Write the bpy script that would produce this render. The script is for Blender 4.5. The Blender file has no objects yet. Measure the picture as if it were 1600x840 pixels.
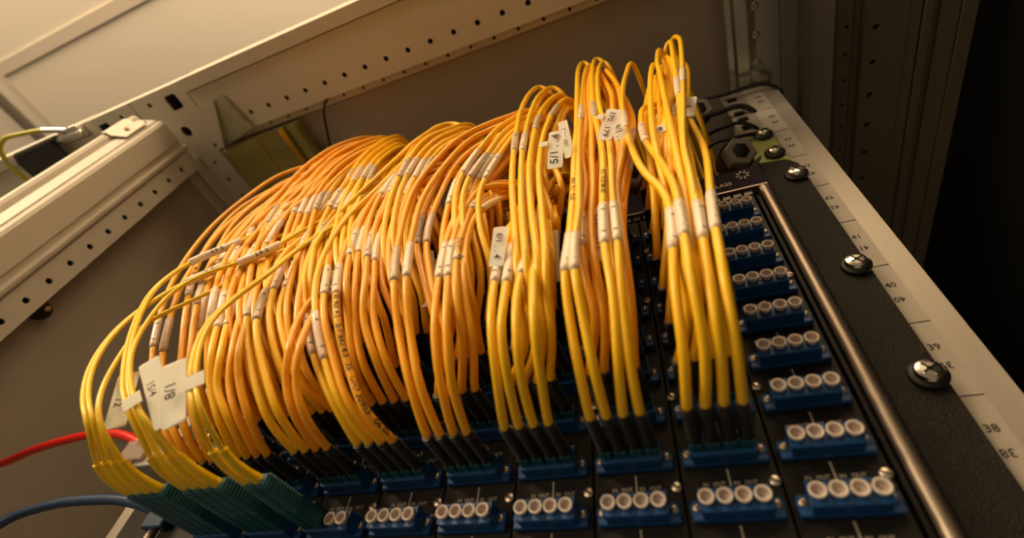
import bpy, math, random
from mathutils import Vector, Matrix
random.seed(11)
SC = 0.001                      # everything below is written in millimetres
C = bpy.context.scene.collection
scene = bpy.context.scene

# ---------------------------------------------------------------- camera
cam_d = bpy.data.cameras.new('camera'); cam = bpy.data.objects.new('camera', cam_d); C.objects.link(cam)
right = Vector((0.93081573, 0.35219081, 0.09768996))
down = Vector((-0.20371966, 0.7218659, -0.66136821))
fwd = Vector((-0.30344687, 0.59571071, 0.74367248))
m = Matrix((right, -down, -fwd)).transposed().to_4x4()
m.translation = Vector((154.479, -244.408, 1588.74)) * SC
cam.matrix_world = m
cam_d.sensor_width = 36.0; cam_d.lens = 17.0083; cam_d.clip_start = 0.005; cam_d.clip_end = 50
cam_d.dof.use_dof = True; cam_d.dof.focus_distance = 0.30; cam_d.dof.aperture_fstop = 5.8
scene.camera = cam
# ---------------------------------------------------------------- world and lights
w = bpy.data.worlds.new('world'); scene.world = w; w.use_nodes = True
bg = w.node_tree.nodes['Background']; bg.inputs[0].default_value = (1.0, 0.72, 0.42, 1); bg.inputs[1].default_value = 0.185
def area(name, loc, target, sx, sy, power, col):
    d = bpy.data.lights.new(name, 'AREA'); d.shape = 'RECTANGLE'; d.size = sx*SC; d.size_y = sy*SC
    d.energy = power; d.color = col
    o = bpy.data.objects.new(name, d); C.objects.link(o); o.location = Vector(loc)*SC
    o.rotation_euler = (Vector(target)-Vector(loc)).to_track_quat('-Z', 'Y').to_euler(); return o
area('room_luminaire', (-1000, -1250, 2420), (-50, -100, 1880), 900, 300, 21.0, (1.0, 0.74, 0.46))
area('ceiling_fill_light', (60, -850, 2330), (60, -750, 2600), 900, 300, 16.0, (1.0, 0.74, 0.46))  # unseen fill added to brighten the ceiling, not a known lamp
area('room_bounce_fill', (-1500, -2300, 1500), (-100, 0, 2050), 1500, 900, 15.0, (1.0, 0.73, 0.45))  # added low fill in place of light bounced around the room
scene.view_settings.view_transform = 'Standard'; scene.view_settings.look = 'None'
scene.view_settings.exposure = 0.0; scene.view_settings.gamma = 1.0; scene.view_settings.use_curve_mapping = False

# ---------------------------------------------------------------- materials
def mat(name, col, rough=0.5, metal=0.0, noise=0.0, nscale=300.0, bump=0.0, spec=0.5, trans=0.0, sss=0.0, stretch=None, coat=0.0):
    M = bpy.data.materials.new(name); M.use_nodes = True; nt = M.node_tree; b = nt.nodes['Principled BSDF']
    b.inputs['Base Color'].default_value = (*col, 1); b.inputs['Roughness'].default_value = rough
    b.inputs['Metallic'].default_value = metal; b.inputs['Specular IOR Level'].default_value = spec
    b.inputs['Transmission Weight'].default_value = trans; b.inputs['Coat Weight'].default_value = coat
    if sss: b.inputs['Subsurface Weight'].default_value = sss; b.inputs['Subsurface Scale'].default_value = 0.002
    if noise or bump:
        tc = nt.nodes.new('ShaderNodeTexCoord'); mp = nt.nodes.new('ShaderNodeMapping'); nz = nt.nodes.new('ShaderNodeTexNoise')
        nz.inputs['Scale'].default_value = nscale; nz.inputs['Detail'].default_value = 4
        if stretch: mp.inputs['Scale'].default_value = stretch
        nt.links.new(tc.outputs['Object'], mp.inputs[0]); nt.links.new(mp.outputs[0], nz.inputs[0])
        if noise:
            mx = nt.nodes.new('ShaderNodeMix'); mx.data_type = 'RGBA'
            mx.inputs[6].default_value = (*[max(0, c*(1-noise)) for c in col], 1); mx.inputs[7].default_value = (*[min(1, c*(1+noise)) for c in col], 1)
            nt.links.new(nz.outputs[0], mx.inputs[0]); nt.links.new(mx.outputs[2], b.inputs['Base Color'])
        if bump:
            bp = nt.nodes.new('ShaderNodeBump'); bp.inputs['Strength'].default_value = bump; bp.inputs['Distance'].default_value = 0.0012 if bump > 0.8 else 0.0004
            nt.links.new(nz.outputs[0], bp.inputs['Height']); nt.links.new(bp.outputs[0], b.inputs['Normal'])
    return M
M_PAINT = mat('grey_powder_coat', (0.62, 0.58, 0.50), 0.55, noise=0.05, nscale=500, bump=0.15)
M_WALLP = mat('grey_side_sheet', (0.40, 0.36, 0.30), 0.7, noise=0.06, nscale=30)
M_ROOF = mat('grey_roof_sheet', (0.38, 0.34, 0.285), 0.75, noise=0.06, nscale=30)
M_HOLE = mat('hole_recess_shade', (0.05, 0.045, 0.04), 0.9)  # dark tone painted into holes and recesses for the shade inside them
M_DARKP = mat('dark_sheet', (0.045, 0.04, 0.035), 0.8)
M_BLACKVOID = mat('dark_void_sheet', (0.008, 0.008, 0.007), 0.9, spec=0.1)  # black colour standing in for the dark void on the right
M_CEIL = mat('ceiling_plaster', (0.86, 0.80, 0.70), 0.9, noise=0.03, nscale=6)
M_CEILBAND = mat('ceiling_shade_and_joint_tone', (0.70, 0.63, 0.53), 0.9)  # darker tone: painted shadow on the wide band, plus ceiling joints
M_TBAR = mat('ceiling_bar_metal', (0.17, 0.15, 0.125), 0.6)
M_GALV = mat('galvanised_steel', (0.50, 0.50, 0.44), 0.24, metal=0.9, noise=0.25, nscale=40, bump=0.2, stretch=(1, 0.15, 1))
M_PASS = mat('yellow_passivated_steel', (0.50, 0.50, 0.20), 0.34, metal=0.85, noise=0.45, nscale=25, bump=0.15)
M_PASSG = mat('green_passivated_bracket', (0.42, 0.48, 0.16), 0.45, metal=0.5, noise=0.3, nscale=60)
M_LUG = mat('dull_zinc_lug', (0.46,0.47,0.36), 0.4, metal=0.6, noise=0.2, nscale=40)
M_RAIL = mat('brushed_aluminium', (0.58, 0.54, 0.48), 0.42, metal=0.55, noise=0.12, nscale=60, bump=0.1, stretch=(1, 1, 0.05))
M_STRIP = mat('height_unit_strip', (0.50, 0.46, 0.40), 0.5)
M_CHROME = mat('satin_rod', (0.36, 0.30, 0.25), 0.42, metal=0.8)
M_SCREW = mat('zinc_screw', (0.80, 0.78, 0.72), 0.18, metal=1.0)
M_SCREWG = mat('small_nickel_screw', (0.62, 0.52, 0.42), 0.3, metal=1.0)
M_BLACK = mat('black_textured_coat', (0.014, 0.012, 0.010), 0.45, spec=0.6, noise=0.6, nscale=1300, bump=1.0)
M_PANEL = mat('black_panel', (0.010, 0.009, 0.008), 0.55, spec=0.3, noise=0.2, nscale=300, bump=0.1)
M_HEADER = mat('dark_violet_fascia', (0.020, 0.012, 0.03), 0.8, spec=0.15)
M_RUBBER = mat('black_rubber', (0.012, 0.012, 0.012), 0.45)
M_BOOT = mat('black_boot', (0.010, 0.010, 0.010), 0.5)
M_TEAL = mat('teal_connector', (0.004, 0.085, 0.125), 0.45)
M_BLUE = mat('blue_adapter', (0.005, 0.08, 0.28), 0.45, noise=0.08, nscale=400)
M_SLOT = mat('slot_black', (0.006, 0.010, 0.02), 0.7)
M_CAP = mat('white_dust_cap', (0.86, 0.78, 0.72), 0.4, sss=0.1)
M_CAPIN = mat('dust_cap_bore', (0.64, 0.55, 0.50), 0.6)
M_PRINT = mat('black_print', (0.03, 0.025, 0.02), 0.6)
M_GPRINT = mat('grey_print', (0.25, 0.22, 0.2), 0.6)
M_WPRINT = mat('pale_print', (0.62, 0.58, 0.52), 0.6)
M_PPRINT = mat('panel_print', (0.50, 0.45, 0.39), 0.6)
M_SLV = mat('translucent_sleeve', (0.84, 0.70, 0.56), 0.28, sss=0.15, noise=0.06, nscale=500, coat=0.3)
M_SLVG = mat('translucent_sleeve_grey', (0.62, 0.50, 0.38), 0.32, noise=0.12, nscale=500, coat=0.3)
M_TAG = mat('white_tag', (0.90, 0.84, 0.76), 0.55, sss=0.5)
M_RED = mat('red_cable_jacket', (0.72, 0.015, 0.012), 0.3, coat=0.3)
M_BLUEC = mat('blue_cable_jacket', (0.008, 0.035, 0.10), 0.4)
M_CLEAR = mat('clear_plug', (0.85, 0.70, 0.62), 0.12, trans=0.7)
M_GREY = mat('grey_gland', (0.30, 0.28, 0.25), 0.45)
M_YEL = mat('yellow_jacket', (0.96, 0.57, 0.010), 0.36, coat=0.12)
M_ORY = mat('golden_jacket', (0.93, 0.44, 0.010), 0.36, coat=0.12)
M_ORA = mat('orange_jacket', (0.93, 0.41, 0.012), 0.36, coat=0.12)
M_ZIP = mat('lemon_jacket', (0.90, 0.62, 0.012), 0.34, coat=0.15)
M_GND = mat('green_yellow_wire', (0.50, 0.46, 0.03), 0.35)

# ---------------------------------------------------------------- mesh helpers (all in mm)
class MB:
    def __init__(s): s.v = []; s.f = []; s.mi = []
    def add(s, vs, fs, mi=0):
        n = len(s.v); s.v += [tuple(v) for v in vs]; s.f += [tuple(i+n for i in f) for f in fs]; s.mi += [mi]*len(fs)
    def box(s, a, b, mi=0):
        x0, y0, z0 = a; x1, y1, z1 = b
        s.add([(x0,y0,z0),(x1,y0,z0),(x1,y1,z0),(x0,y1,z0),(x0,y0,z1),(x1,y0,z1),(x1,y1,z1),(x0,y1,z1)],
              [(0,3,2,1),(4,5,6,7),(0,1,5,4),(1,2,6,5),(2,3,7,6),(3,0,4,7)], mi)
    def bbox(s, a, b, c=0.6, mi=0):
        """box with chamfered edges along every side"""
        x0,y0,z0 = a; x1,y1,z1 = b; vs = []; idx = {}
        for i,(X,sx) in enumerate(((x0,1),(x1,-1))):
            for j,(Y,sy) in enumerate(((y0,1),(y1,-1))):
                for k,(Z,sz) in enumerate(((z0,1),(z1,-1))):
                    for ax in range(3):
                        p = [X+sx*c, Y+sy*c, Z+sz*c]; p[ax] = (X,Y,Z)[ax]; idx[i,j,k,ax] = len(vs); vs.append(p)
        fs = []
        q = [(0,0),(1,0),(1,1),(0,1)]
        for i in (0,1):
            fs.append([idx[i,j,k,0] for j,k in q]); fs.append([idx[j,i,k,1] for j,k in q]); fs.append([idx[j,k,i,2] for j,k in q])
        for j in (0,1):
            for k in (0,1):
                fs.append([idx[0,j,k,1], idx[1,j,k,1], idx[1,j,k,2], idx[0,j,k,2]])
                fs.append([idx[j,0,k,0], idx[j,1,k,0], idx[j,1,k,2], idx[j,0,k,2]])
                fs.append([idx[j,k,0,0], idx[j,k,1,0], idx[j,k,1,1], idx[j,k,0,1]])
        for i in (0,1):
            for j in (0,1):
                for k in (0,1): fs.append([idx[i,j,k,a_] for a_ in range(3)])
        s.add(vs, fs, mi)
    def prism(s, poly, axis, lo, hi, mi=0, caps=True):
        """polygon in the two other axes extruded along axis"""
        n = len(poly); vs = []
        for t in (lo, hi):
            for a, b in poly:
                p = [a, b]; p.insert(axis, t); vs.append(p)
        fs = [(i, (i+1) % n, n+(i+1) % n, n+i) for i in range(n)]
        if caps: fs += [tuple(range(n))[::-1], tuple(range(n, 2*n))]
        s.add(vs, fs, mi)
    def lathe(s, prof, c, ax, seg=20, mi=0, cap=True):
        """prof = [(radius, height)] about axis ax from c"""
        ax = Vector(ax).normalized(); c = Vector(c)
        u = ax.orthogonal().normalized(); v = ax.cross(u); vs = []; fs = []
        for r, h in prof:
            for i in range(seg):
                t = 2*math.pi*i/seg; vs.append(c+ax*h+u*(r*math.cos(t))+v*(r*math.sin(t)))
        for j in range(len(prof)-1):
            for i in range(seg):
                a = j*seg+i; b = j*seg+(i+1) % seg; fs.append((a, b, b+seg, a+seg))
        if cap: fs += [tuple(range(seg))[::-1], tuple(range((len(prof)-1)*seg, len(prof)*seg))]
        s.add(vs, fs, mi)
    def mesh(s, name, mats, origin=(0,0,0), smooth=False):
        me = bpy.data.meshes.new(name); o = Vector(origin)
        me.from_pydata([((Vector(v)-o)*SC)[:] for v in s.v], [], s.f)
        for M in (mats if isinstance(mats, (list, tuple)) else [mats]): me.materials.append(M)
        for p, i in zip(me.polygons, s.mi): p.material_index = i; p.use_smooth = smooth
        return fixn(me)
def fixn(me):
    import bmesh
    bm = bmesh.new(); bm.from_mesh(me); bmesh.ops.recalc_face_normals(bm, faces=bm.faces); bm.to_mesh(me); bm.free(); me.update(); return me
def smooth_angle(me, deg=40):
    me.polygons.foreach_set('use_smooth', [True]*len(me.polygons))
    me.set_sharp_from_angle(angle=math.radians(deg)); return me
def thing(name, label, cat, loc=(0,0,0), group=None):
    o = bpy.data.objects.new(name, None); o.empty_display_size = 0.01; C.objects.link(o); o.location = Vector(loc)*SC
    o['label'] = label; o['category'] = cat
    if group: o['group'] = group
    o['_org'] = list(loc); return o
def org(o):
    """world position in mm of a thing or part"""
    p = Vector((0,0,0))
    while o: p += Vector(o.location)/SC; o = o.parent
    return p
def part(name, mb, mats, parent, smooth=False, label=None, kind=None, sharp=None):
    me = mb if isinstance(mb, bpy.types.Mesh) else mb.mesh(name, mats, org(parent) if parent else (0,0,0), smooth)
    if sharp: smooth_angle(me, sharp)
    o = bpy.data.objects.new(name, me); C.objects.link(o); o.parent = parent
    if label: o['label'] = label
    if kind: o['kind'] = kind
    return o
def place(name, me, parent, loc_local):
    o = bpy.data.objects.new(name, me); C.objects.link(o); o.parent = parent; o.location = Vector(loc_local)*SC; return o
def single(name, mb, mats, label, cat, group=None, smooth=False, sharp=None, origin=None):
    org_ = origin or [sum(v[i] for v in mb.v)/len(mb.v) for i in range(3)]
    me = mb.mesh(name, mats, org_, smooth)
    if sharp: smooth_angle(me, sharp)
    o = bpy.data.objects.new(name, me); C.objects.link(o); o.location = Vector(org_)*SC
    o['label'] = label; o['category'] = cat
    if group: o['group'] = group
    return o
def struct(name, mb, mats, **k):
    o = part(name, mb, mats, None, **k); o['kind'] = 'structure'; return o

def holed(mb, org_, U, V, W, length, v0, v1, holes, depth=6, seg=14):
    """flat strip (length along U, v0..v1 along V) pierced by a row of (u, v, r) holes sunk along W; r<0 = square"""
    O, U, V, W = Vector(org_), Vector(U), Vector(V), Vector(W)
    P = lambda u, v, w=0: O+U*u+V*v+W*w
    holes = sorted(holes); cuts = [0.0]
    for a, b in zip(holes, holes[1:]): cuts.append((a[0]+b[0])/2)
    cuts.append(length)
    if not holes: mb.add([P(0,v0),P(length,v0),P(length,v1),P(0,v1)], [(0,1,2,3)]); return
    for i, (hu, hv, r) in enumerate(holes):
        c0, c1 = cuts[i], cuts[i+1]; R = abs(r)
        ang = [2*math.pi*k/seg+0.01 for k in range(seg)]
        cor = [math.atan2(y-hv, x-hu) % (2*math.pi) for x, y in ((c0,v0),(c1,v0),(c1,v1),(c0,v1))]
        ang = sorted(ang+cor); n = len(ang); ring = []; rect = []
        for a in ang:
            ca, sa = math.cos(a), math.sin(a)
            rr = R if r > 0 else R/max(abs(ca), abs(sa))*1.0
            if r < 0: rr = min(rr, R*1.32)
            ring.append((hu+rr*ca, hv+rr*sa))
            ts = []
            if ca > 1e-9: ts.append((c1-hu)/ca)
            if ca < -1e-9: ts.append((c0-hu)/ca)
            if sa > 1e-9: ts.append((v1-hv)/sa)
            if sa < -1e-9: ts.append((v0-hv)/sa)
            t = min(ts); rect.append((hu+t*ca, hv+t*sa))
        vs = [P(*p) for p in rect]+[P(*p) for p in ring]+[P(p[0],p[1],depth) for p in ring]
        mb.add(vs, [(k,(k+1)%n,n+(k+1)%n,n+k) for k in range(n)])
        mb.add([P(*p) for p in ring]+[P(p[0],p[1],2) for p in ring], [(k,(k+1)%n,n+(k+1)%n,n+k) for k in range(n)])
        mb.add([P(p[0],p[1],2) for p in ring]+[P(p[0],p[1],depth) for p in ring]+[P(hu,hv,depth)],
               [(k,(k+1)%n,n+(k+1)%n,n+k) for k in range(n)]+[(n+k,n+(k+1)%n,2*n) for k in range(n)], 1)

# curves
def catmull(P, step=3.0):
    P = [Vector(p) for p in P]; Q = [P[0]*2-P[1]]+P+[P[-1]*2-P[-2]]; o = []
    for i in range(1, len(Q)-2):
        p0, p1, p2, p3 = Q[i-1:i+3]; n = max(2, int((p2-p1).length/step))
        for k in range(n):
            t = k/n
            o.append(0.5*((2*p1)+(p2-p0)*t+(2*p0-5*p1+4*p2-p3)*t*t+(-p0+3*p1-3*p2+p3)*t**3))
    o.append(P[-1]); return o
def relax(P, n=2):
    for _ in range(n): P = [P[0]]+[(P[i-1]+P[i]*2+P[i+1])/4 for i in range(1, len(P)-1)]+[P[-1]]
    return P
class Path:
    def __init__(s, pts, step=3.0, ref=(0,-1,0)):
        s.p = relax(catmull(pts, step)); s.L = [0]
        for a, b in zip(s.p, s.p[1:]): s.L.append(s.L[-1]+(b-a).length)
        s.len = s.L[-1]; s.ref = Vector(ref)
    def at(s, d):
        d = max(0, min(s.len-1e-6, d)); i = 0
        import bisect
        i = max(0, min(len(s.p)-2, bisect.bisect_right(s.L, d)-1))
        t = (d-s.L[i])/(s.L[i+1]-s.L[i]+1e-9); return s.p[i].lerp(s.p[i+1], t)
    def frame(s, d):
        t = (s.at(d+1.5)-s.at(d-1.5)).normalized(); n = s.ref-t*s.ref.dot(t)
        if n.length < 1e-3: n = t.orthogonal()
        n.normalize(); return t, n, t.cross(n)
def tube(mb, path, r, d0=0, d1=None, seg=8, step=3.5, mi=0, prof=None, caps=True):
    """round tube along a path; parallel transported so that it never twists"""
    d1 = path.len if d1 is None else d1; n = max(2, int((d1-d0)/step)); vs = []; fs = []; u = None
    for k in range(n+1):
        d = d0+(d1-d0)*k/n; t, nn, b = path.frame(d)
        if u is None: u = nn
        u = (u-t*u.dot(t)).normalized(); v = t.cross(u); c = path.at(d); rr = r if prof is None else prof(k/n)*r
        for i in range(seg):
            a = 2*math.pi*i/seg; vs.append(c+u*(rr*math.cos(a))+v*(rr*math.sin(a)))
    for k in range(n):
        for i in range(seg):
            a = k*seg+i; b_ = k*seg+(i+1) % seg; fs.append((a, b_, b_+seg, a+seg))
    if caps: fs += [tuple(range(seg))[::-1], tuple(range(n*seg, (n+1)*seg))]
    mb.add(vs, fs, mi)

# lettering: glyph outlines as flat triangles, laid on planes or wrapped round cables
_gl = {}
def glyphs(text, size=1.0):
    if text not in _gl:
        cu = bpy.data.curves.new('t', 'FONT'); cu.body = text; cu.size = 1.0; cu.resolution_u = 2; cu.offset = 0.018
        cu.align_x = 'CENTER'; cu.align_y = 'CENTER'
        o = bpy.data.objects.new('t', cu); me = bpy.data.meshes.new_from_object(o)
        _gl[text] = ([(v.co.x, v.co.y) for v in me.vertices], [tuple(p.vertices) for p in me.polygons])
        bpy.data.objects.remove(o); bpy.data.meshes.remove(me); bpy.data.curves.remove(cu)
    v, f = _gl[text]; return [(x*size, y*size) for x, y in v], f
def flat_text(mb, text, size, c, U, V, W, lift=0.15, sx=1.0, mi=0):
    v, f = glyphs(text, size); c, U, V, W = Vector(c), Vector(U).normalized(), Vector(V).normalized(), Vector(W).normalized()
    mb.add([c+U*(x*sx)+V*y+W*lift for x, y in v], f, mi)
def tube_text(mb, text, size, path, d, r, phi=0.0, flip=1, sx=1.0, mi=0):
    v, f = glyphs(text, size)
    # orientation: text runs along the path, facing the reference side turned by phi
    vs = []
    for x, y in v:
        dd = d+flip*x*sx; t, n, b = path.frame(dd); a = phi-flip*y/r
        vs.append(path.at(dd)+(n*math.cos(a)+b*math.sin(a))*(r+0.06))
    mb.add(vs, f, mi)

# ================================================================ ROOM
mb = MB(); mb.box((-3000,-3000,2600),(1500,1500,2640)); struct('ceiling', mb, M_CEIL)
mb = MB(); mb.box((-1196,-338,2597),(1400,-314,2601)); struct('ceiling_shade_band', mb, M_CEILBAND)          # darker strip standing in for the shadow band across the ceiling
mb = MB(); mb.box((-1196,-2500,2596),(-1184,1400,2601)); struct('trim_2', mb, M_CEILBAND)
mb = MB(); mb.box((-1262,-2500,2588),(-1240,1400,2601)); struct('trim_3', mb, M_TBAR)
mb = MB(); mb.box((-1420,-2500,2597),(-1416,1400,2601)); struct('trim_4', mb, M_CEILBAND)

# ================================================================ CABINET
cab = thing('server_cabinet', 'grey steel server cabinet frame with perforated beams around the patch panel', 'cabinet', (30, 200, 1300))
PM = [M_PAINT, M_HOLE]
def post_mesh(sgn, name, parent, z1=2101):
    """front corner post, profile mirrored by sgn about x=-424"""
    X = lambda x: x if sgn > 0 else -848-x
    mb = MB()
    prof = [(-381.5,-133),(-377,-136),(-376.5,-139),(-383,-141.5),(-383,-146),(-380,-147.5),(-380,-170.5),(-382,-173.5),(-385.5,-175.5),(-386,-174.8),(-387.5,-175.5),(-388,-177.2),
            (-402,-182.5),(-403,-181),(-405.5,-182),(-406.5,-187),(-409,-190),(-413,-191.3),(-417,-190.5),(-419,-187),(-419.5,-180),(-423.5,-180)]
    back = [(-423.5,-112),(-397,-112),(-397,-132.5)]
    poly = [(X(a), b) for a, b in prof+back]
    mb.prism(poly, 2, 1300, z1)
    # perforated inner face
    z0 = 1300; hs = [((z-z0), 0, 2.9) for z in [2073-25.2*k for k in range(29)]]
    holed(mb, (X(-380), -121, z0), (0,0,1), (0,1,0), (-1*sgn,0,0), z1-z0, -12, 11, hs, depth=14)
    mb.add([(X(-380),-133,z0),(X(-381.5),-133,z0),(X(-381.5),-133,z1),(X(-380),-133,z1)], [(0,1,2,3)])
    mb.add([(X(-380),-110,z0),(X(-397),-110,z0),(X(-397),-110,z1),(X(-380),-110,z1)], [(0,1,2,3)])
    return part('corner_post', mb, PM, parent)
post_mesh(1, 'corner_post', cab)
def top_beam(sgn, parent, x1):
    X = lambda x: x if sgn > 0 else -848-x
    mb = MB(); xa, xb = X(-340), (x1 if sgn > 0 else -848-x1)
    def bx(a, b):
        mb.box((min(X(a[0]),X(b[0])), a[1], a[2]), (max(X(a[0]),X(b[0])), b[1], b[2]))
    bx((-338,-204,2115),(x1,-190,2150))                     # rounded front lip
    bx((-340,-188.4,2120),(x1,-169,2150))
    L = x1+340; U = (sgn,0,0)
    hs = [(-251+340+27.4*k, -144+168.6, 2.9) for k in range(-1, 44) if -251+27.4*k < x1-5]
    holed(mb, (X(-340),-168.6,2118.6), U, (0,1,0), (0,0,1), L, 0, 41, hs, depth=16)
    bx((-340,-169.2,2118.6),(x1,-168.6,2150)); bx((-340,-127.6,2118.6),(x1,-127.2,2130))
    hs = [(-242+340+27.4*k, 4.2, 1.9) for k in range(-1, 44) if -242+27.4*k < x1-5]
    holed(mb, (X(-340),-127.4,2126), U, (0,1,0), (0,0,1), L, 0, 9.4, hs, depth=8)
    bx((-340,-118.4,2126),(x1,-118,2140))
    return part('top_front_beam', mb, PM, parent)
top_beam(1, cab, 700)
def corner(sgn, parent):
    X = lambda x: x if sgn > 0 else -848-x
    mb = MB()
    U = (sgn,0,0)
    holed(mb, (X(-423.5),-203,2119.4), U, (0,1,0), (0,0,1), 84, 0, 33, [(24.5,11,3.2),(58.5,18,-9.0)], depth=18)
    holed(mb, (X(-423.5),-170,2119.4), U, (0,1,0), (0,0,1), 84, 0, 43, [(43.5,20,7.0)], depth=18)
    holed(mb, (X(-423.5),-127,2119.4), U, (0,1,0), (0,0,1), 84, 0, 10, [(66,4,2.6)], depth=14)
    mb.box((min(X(-423.5),X(-339.5)),-203.4,2119.4),(max(X(-423.5),X(-339.5)),-203,2150))
    mb.box((min(X(-340),X(-339.6)),-203,2119.4),(max(X(-340),X(-339.6)),-117,2150))
    return part('corner_node', mb, PM, parent)
corner(1, cab)
# depth beam, left, with its side ledges
mb = MB()
hs = [(-103+117+26.6*k, 23, 2.6) for k in range(0, 26)]
holed(mb, (-400,-117,2119.6), (0,1,0), (1,0,0), (0,0,1), 800, 0, 41.5, hs, depth=14)
mb.box((-358.5,-117,2119.6),(-358.1,683,2150)); mb.box((-357,-117,2127),(-346,683,2132)); mb.box((-346,-117,2119.6),(-342.5,683,2135))
mb.box((-400,-117,2104),(-394,683,2119)); mb.box((-400,-117,2096),(-396.5,683,2101)); mb.box((-400,-117,2089),(-394.5,683,2093))
part('depth_beam', mb, PM, cab)
# depth beam, right
mb = MB()
hs = [(-13+118+34.7*k, 9.5, 2.9) for k in range(-2, 22)]
holed(mb, (376,-118,2120), (0,1,0), (1,0,0), (0,0,1), 800, 0, 36, hs, depth=14)
hs = [(-20+118+27.3*k, 7, 1.9) for k in range(-2, 26)]
holed(mb, (355,-118,2124), (0,1,0), (1,0,0), (0,0,1), 800, 0, 12, hs, depth=10)
mb.box((354.6,-118,2124),(355,682,2150)); mb.box((367,-118,2130),(376,682,2134)); mb.box((375.6,-118,2120),(376,682,2134)); mb.box((366.6,-118,2124),(367,682,2134)); mb.box((412,-118,2120.6),(422,682,2150)); mb.box((424,-118,2117),(430,682,2150))
mb.box((431.5,-118,2121),(436,682,2150)); mb.box((437,-118,2118.5),(452,682,2150)); mb.box((453.5,-118,2116),(465,682,2150))
part('depth_beam', mb, [mat('shade_darkened_paint',(0.17,0.145,0.10),0.65), M_HOLE], cab)  # frame paint darkened to stand for this beam being far from the light
mb = MB(); mb.box((-423,-203,2150),(470,900,2152)); mb.box((-1300,-203,2150),(-425,900,2152)); part('light_leak_cover', mb, M_DARKP, cab)  # unseen cover added to stop light leaking in above the beams
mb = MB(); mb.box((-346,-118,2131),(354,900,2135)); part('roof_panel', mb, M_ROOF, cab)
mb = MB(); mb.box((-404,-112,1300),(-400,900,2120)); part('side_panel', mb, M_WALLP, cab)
mb = MB(); mb.box((466,-420,1250),(470,900,2150)); part('side_panel', mb, M_BLACKVOID, cab, label='black sheet in place of the dark void')  # sheet painted black where there is only a dark opening
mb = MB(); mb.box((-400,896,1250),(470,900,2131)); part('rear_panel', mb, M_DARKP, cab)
# roof strut galvanised, right
mb = MB()
mb.prism([(248,2112),(251,2104),(256,2104),(258,2098),(268,2098),(270,2102),(276,2100),(296,2100),(298,2104),(312,2104),(316,2098),(322,2098),(324,2112)], 1, -117, 300)
st = part('depth_strut', mb, M_GALV, cab, label='galvanised depth strut')
for y in (-76,-50,-23):
    b = MB(); b.lathe([(3.4,0),(3.4,1.6),(2.2,1.8),(2.2,0.6)], (276,y,2101), (0,0,-1), 16); part('screw', b, M_GALV, st, sharp=40)
# left strut, yellow passivated hat section
mb = MB()
mb.prism([(-337,2101),(-336,2099.5),(-330,2099.5),(-286,2103),(-284.5,2106),(-256,2107),(-252,2105),(-248,2110),(-246,2116),(-242,2116),(-240,2108),(-228,2107),(-226,2112),(-226,2118),(-337,2118)], 1, -117, 300)
st = part('depth_strut', mb, M_PASS, cab, label='yellow-green passivated depth strut')
for y in (-95,-72):
    b = MB(); b.lathe([(3.0,0),(3.0,1.2),(1.8,1.6),(1.8,0.4)], (-266,y,2106.5), (0,0,-1), 16); part('screw', b, M_GALV, st, sharp=40)
mb = MB()
mb.add([(-311,-172,2117),(-295,-172,2117),(-286,-128,2117),(-337,-119,2112),(-311,-172,2114.8),(-295,-172,2114.8),(-286,-128,2114.8),(-337,-119,2109)],
       [(0,1,2,3),(4,7,6,5),(0,4,5,1),(1,5,6,2),(2,6,7,3),(3,7,4,0)])
mb.add([(-311,-172,2117),(-310,-171,2113),(-333,-118,2100),(-335,-118,2112),(-309.5,-170.5,2117),(-308.5,-170.5,2113),(-331.5,-117.5,2100),(-333.5,-117.5,2112)],
       [(0,1,2,3),(4,7,6,5),(0,4,5,1),(1,5,6,2),(2,6,7,3),(3,7,4,0)])
lug = part('strut_lug', mb, M_LUG, st)
b = MB(); b.lathe([(2.3,0),(2.3,0.5)], (-289,-140,2114.8), (0,0,-1), 14); part('screw', b, M_GALV, st)
# mounting rails with square punched slots and height strip
UU = 44.45
def rail(xo, xi, zi0, zi1, label, numbers):
    s = 1 if xi < xo else -1
    xs = xo-s*14                                          # outer edge of the strip
    xh = xs-s*18                                           # slots start
    r_ = MB()
    r_.box((min(xs,xo),-0.0,zi0),(max(xs,xo),3,zi1)); r_.box((xo-0.5 if s > 0 else xo,0,zi0),(xo if s > 0 else xo+0.5,28,zi1)) 
    holes = []
    for k in range(int(zi0/UU)-1, int(zi1/UU)+1):
        for h in (6.35, 22.25, 38.1):
            z = k*UU+h
            if zi0+6 < z < zi1-6: holes.append((z-zi0, 9, -4.9))
    holed(r_, (xh-s*18,0,zi0), (0,0,1), (s,0,0), (0,1,0), zi1-zi0, 0, 18, holes, depth=9)
    r_.box((min(xh,xs),0,zi0),(max(xh,xs),3,zi1))
    rr = part('mounting_rail', r_, [M_RAIL, M_HOLE], cab, label=label)
    b = MB(); b.box((min(xs+s*0.5,xs-s*15),-0.35,zi0),(max(xs+s*0.5,xs-s*15),-0.02,zi1))
    stp = part('height_strip', b, M_STRIP, rr)
    t = MB()
    for k in range(int(zi0/UU)+1, int(zi1/UU)+1):
        z = k*UU; t.box((min(xs-s*11,xs+s*0.3),-0.5,z-0.3),(max(xs-s*11,xs+s*0.3),-0.36,z+0.3))
        if numbers:
            if z+0.65*UU < zi1: flat_text(t, str(k), 5.4, (268.4,-0.4,z+0.63*UU), (1,0,0), (0,0,1), (0,-1,0), 0.1)
            if z+0.39*UU < zi1: flat_text(t, str(k), 5.4, (268.1,-0.4,z+0.385*UU), (-1,0,0), (0,0,-1), (0,-1,0), 0.1)
    part('unit_marks', t, M_PRINT, rr)
    return rr
rail(288, 240, 1560, 2094, 'brushed rail with printed height strip', True)
rail(-264, -210, 1560, 2094, 'left brushed rail', False)

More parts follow.
